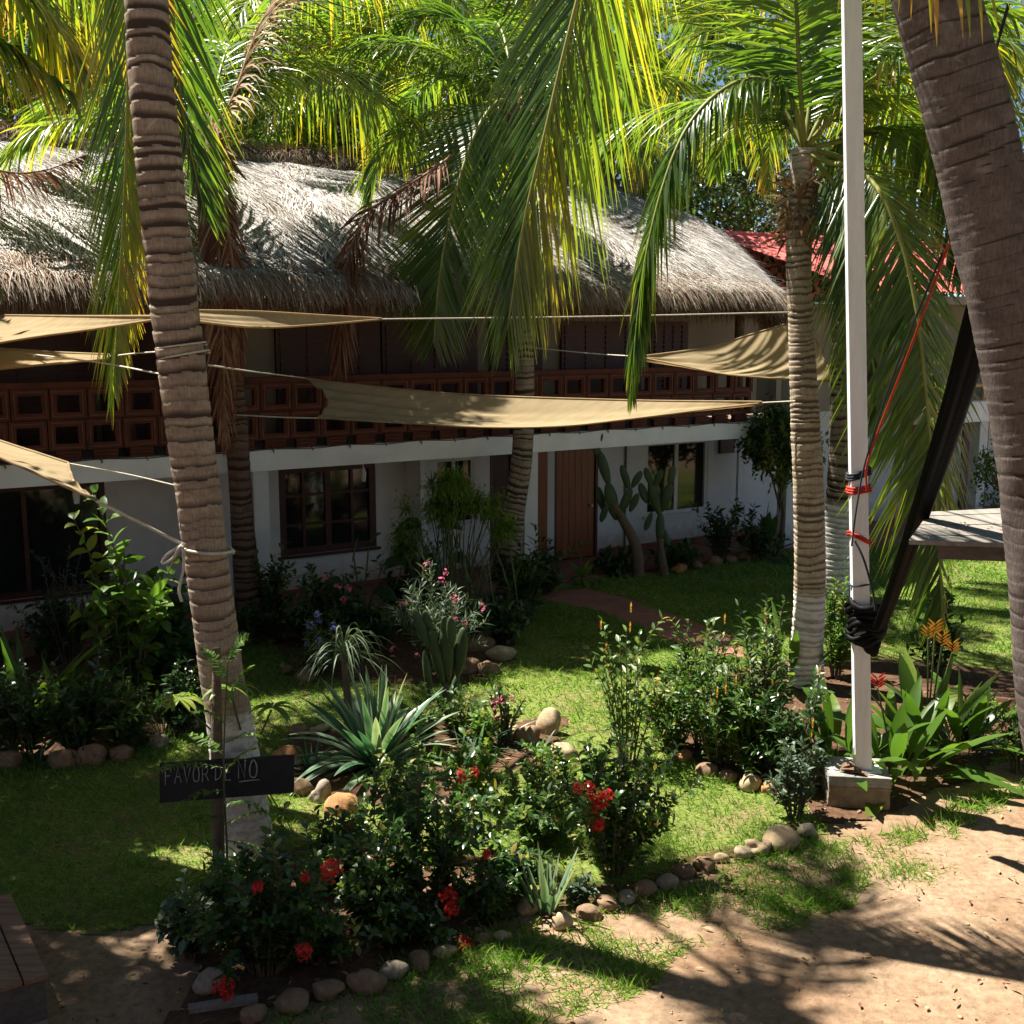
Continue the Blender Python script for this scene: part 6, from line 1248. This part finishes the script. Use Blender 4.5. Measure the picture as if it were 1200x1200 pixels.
# tree cactus
po = G(748, 676); Yp = po[1]; mp = mpp(po + [0, 0, 1])
cactus('tree_cactus', 'tall dark tree cactus with flat pads right of the wooden door', po, [PD(722, 610, 712, 565, 30), PD(714, 570, 702, 528, 24), PD(703, 535, 694, 516, 20), PD(708, 600, 700, 570, 20, .1), PD(725, 605, 740, 572, 22), PD(738, 575, 728, 545, 18), PD(740, 572, 752, 552, 18), PD(712, 590, 704, 612, 16, -.1), PD(738, 600, 748, 578, 18), PD(702, 522, 706, 508, 8)], None, ([po, D(745, 640, Yp), D(730, 610, Yp), D(718, 590, Yp)], (.11, .07)))
po = G(780, 676) + [0, .1, 0]; Yp = po[1]
cactus('tree_cactus', 'second tree cactus standing before the aluminium window', po, [PD(773, 640, 774, 600, 22), PD(774, 605, 762, 565, 26), PD(776, 600, 786, 566, 24), PD(764, 570, 756, 548, 18), PD(784, 570, 790, 545, 18), PD(758, 590, 750, 566, 20), PD(764, 600, 756, 622, 16), PD(778, 620, 784, 640, 14), PD(766, 572, 776, 550, 18)], None, ([po, D(776, 655, Yp), D(773, 632, Yp)], (.08, .055)))
rosette('banana_plant', 'broad leaved plant below the left part of the aluminium window', 'plant', 792, 668, 8, .62, .20, 'dark_leaf', (75, 20), .5, .1, 7, p_leaf, seed=9, t0=.6)
rosette('bird_of_paradise', 'broad leaved plant with one raised leaf near the right wall column', 'plant', 893, 655, 12, 1.0, .18, 'dark_leaf', (82, 15), .6, .1, 7, p_paddle, seed=11, t0=.6)
LW = 'low dark plants along the hotel wall'
for k, (x0, x1, yt, yb, lb) in enumerate(((695, 750, 640, 678, 'low dark plant left of the tree cactus trunk'), (755, 830, 630, 672, 'low dark plant between the two tree cacti and the window'), (818, 872, 582, 662, 'thin upright shrub below the right end of the aluminium window'), (855, 925, 600, 660, 'dense dark plant at the foot of the raised broad leaf'), (620, 660, 640, 700, 'dark plant between the white column and the door'))):
    bush('leafy_plant', lb, 'plant', x0, x1, yt, yb, 'dark_leaf', .13, .055, 14, 14, seed=110 + k, group=LW)
leafy_tree(*G(912, 652)[:2], 2.8, .68, .75, 3600, 21, 'small leafy tree between the white column and the pale ringed palm', 'small_tree', 'mid_leaf', .13, None, .05, .0)
leafy_tree(*G(1172, 640)[:2], 2.2, .6, .9, 1100, 22, 'small tree beside the far white column at the right', 'small_tree', 'mid_leaf', .11, None, .05, .0)
leafy_tree(-7.1, 9.9, 6.5, 2.0, 2.0, 8000, 23, 'dense added tree, unseen past the left edge, put there to shade the lawn', 'broadleaf_tree', 'far_leaf', .2, 'added unseen trees past the left edge', .14, .2)  # unseen tree, added for its shade on the left lawn
leafy_tree(-6.4, 7.3, 10.6, 2.7, 1.7, 17000, 24, 'tall spreading added tree, unseen past the left edge, shading the near ground', 'broadleaf_tree', 'far_leaf', .24, 'added unseen trees past the left edge', .2, .1)  # added out of view to shade the front ground and block overhead sky
leafy_tree(10.2, 6.2, 9.5, 2.8, 2.6, 7000, 25, 'added leafy tree, unseen past the right edge, cutting sky light beyond the wooden shelter', 'broadleaf_tree', 'far_leaf', .24, 'added unseen trees past the right edge', .18, .2)  # unseen tree, added to dim sky light from the right
leafy_tree(12.0, 11.5, 10.5, 3.0, 3.0, 7000, 26, 'added tall leafy tree, unseen past the right edge, cutting sky light before the guest wing', 'broadleaf_tree', 'far_leaf', .24, 'added unseen trees past the right edge', .18, .2)  # another added tree out of view, dimming the same side of the sky
LT = 'light leafy plants at the back of the agave bed'
for k, (x0, x1, yt, yb, lf, lb) in enumerate(((500, 565, 800, 870, 'mid_leaf', 'light leafy plant hiding the prickly pear foot'), (545, 590, 830, 880, 'light_leaf', 'bright leafy plant between prickly pear and desert rose'), (470, 520, 820, 880, 'mid_leaf', 'leafy plant between the agave and the prickly pear'))):
    bush('leafy_plant', lb, 'plant', x0, x1, yt, yb, lf, .09, .035, 10, 12, p_lance, seed=350 + k, group=LT)
# ------------------------------------------------------------------ grass, litter
def scatter(poly, dens, minus=(), r=rng, near=9.0):
    lo, hi = poly.min(0), poly.max(0); n = int((hi[0] - lo[0]) * (hi[1] - lo[1]) * dens)
    x = r.uniform(lo[0], hi[0], n); y = r.uniform(lo[1], hi[1], n)
    wx = x + .14 * vnoise(x, y, 5, 11); wy = y + .14 * vnoise(x, y, 5, 12)
    k = inpoly(wx, wy, poly) & (np.abs(x / np.maximum(y, 1)) < 0.60)
    for q in minus: k &= ~inpoly(wx, wy, q)
    k &= r.random(n) < np.clip((near / np.maximum(y, 1)) ** 1.3, 0, 1)
    return x[k], y[k]
def grass(name, x, y, L, W, r, bare=None):
    if bare is not None: k = r.random(len(x)) < bare(x, y); x, y = x[k], y[k]
    n = len(x); sc = np.clip(y / 9.0, 1, 2.2); b = MB(); a = r.uniform(0, 6.28, n); e = r.uniform(.25, 1.4, n)
    blades(b, np.stack([x, y, gz(x, y)], -1), np.stack([np.cos(e) * np.cos(a), np.cos(e) * np.sin(a), np.sin(e)], -1), np.stack([np.cos(a + 2), np.sin(a + 2), 0 * a + .4], -1),
           L * r.uniform(.5, 1.3, n) * (1 + .35 * vnoise(x, y, 2.5, 51) + .25 * vnoise(x, y, 8, 58)), W * sc * r.uniform(.7, 1.3, n), 3, r.uniform(.2, 1.6, n), 0, p_grass, np.clip(.42 + .2 * r.normal(size=n) + .18 * vnoise(x, y, 1.6, 52), 0, 1), .12)
    return tag(b.build(name, M['grass']), kind='stuff')
r_ = np.random.default_rng(77)
x, y = scatter(LAWN, 2600, BEDS + [PATH], r_)
grass('grass', x, y, .085, .0085, r_, lambda x, y: np.clip(.75 + .6 * vnoise(x, y, 1.1, 53) + .5 * vnoise(x, y, 4, 54), .06, 1))
x, y = scatter(LAWN, 260, BEDS + [PATH], r_)
grass('grass', x, y, .15, .010, r_, lambda x, y: np.clip(.3 + .8 * vnoise(x, y, 3.1, 59), 0, 1))
x, y = scatter(STRIP, 4200, [], r_)
grass('grass', x, y, .115, .009, r_, lambda x, y: np.clip(.62 + .75 * vnoise(x, y, 2.2, 55) + .5 * vnoise(x, y, 6, 56), 0, 1))
tuft = G(1055, 1018); x = tuft[0] + r_.normal(0, .16, 700); y = tuft[1] + r_.normal(0, .14, 700); grass('grass', x, y, .05, .008, r_)
# leaf litter, twigs, pebbles
def litter(poly, n, L, mat, name, tint=(0, 1)):
    P = np.asarray(poly); lo, hi = P.min(0), P.max(0); x = r_.uniform(lo[0], hi[0], n * 3); y = r_.uniform(lo[1], hi[1], n * 3); k = inpoly(x, y, P) & (np.abs(x / y) < .62); x, y = x[k][:n], y[k][:n]; m = len(x)
    a = r_.uniform(0, 6.28, m); b = MB(); blades(b, np.stack([x, y, gz(x, y) + .022], -1), np.stack([np.cos(a), np.sin(a), r_.uniform(-.05, .25, m)], -1), np.stack([r_.normal(size=m) * .4, r_.normal(size=m) * .4, 1 + 0 * a], -1), L * r_.uniform(.4, 1.3, m), L * .38 * r_.uniform(.6, 1.2, m), 3, .3, .2, p_leaf, r_.uniform(*tint, m))
    return tag(b.build(name, M[mat]), kind='stuff')
DIRT = PX([(600, 1230), (760, 1120), (1000, 1060), (1085, 980), (1230, 925), (1230, 1230)]); DIRT_L = PX([(40, 1230), (60, 1110), (230, 1080), (200, 1230)])
litter(DIRT, 60, .05, 'dead_palm', 'leaf_litter'); litter(DIRT, 40, .06, 'straw_leaf', 'leaf_litter'); litter(DIRT_L, 60, .05, 'dead_palm', 'leaf_litter')
litter(STRIP, 120, .06, 'straw_leaf', 'leaf_litter')
for q, n in ((BED_FRONT, 260), (BED_AGAVE, 200), (BED_RIGHT, 320), (BED_LEFT, 160), (BED_WALL, 160)): litter(q, n, .07, 'dead_palm', 'leaf_litter'); litter(q, n // 2, .07, 'straw_leaf', 'leaf_litter')
n = 420; lo, hi = DIRT.min(0), DIRT.max(0); b = MB(); v, f = ico(); bm = bmesh.new(); bmesh.ops.create_icosphere(bm, subdivisions=1, radius=1); v = np.array([q.co[:] for q in bm.verts]); f = np.array([[w.index for w in q.verts] for q in bm.faces]); bm.free()
for k in range(n):
    x, y = r_.uniform(lo[0], hi[0]), r_.uniform(lo[1], hi[1]); s = r_.uniform(.004, .012) * (2.2 if r_.random() < .04 else 1)
    if inpoly(np.array([x]), np.array([y]), DIRT)[0]: b.add(v * s * np.array([1, r_.uniform(.6, 1), .6]) + [x, y, gz(x, y) + s * .3], f, r_.random())
tag(b.build('pebbles', ROCK['tan']), kind='stuff')
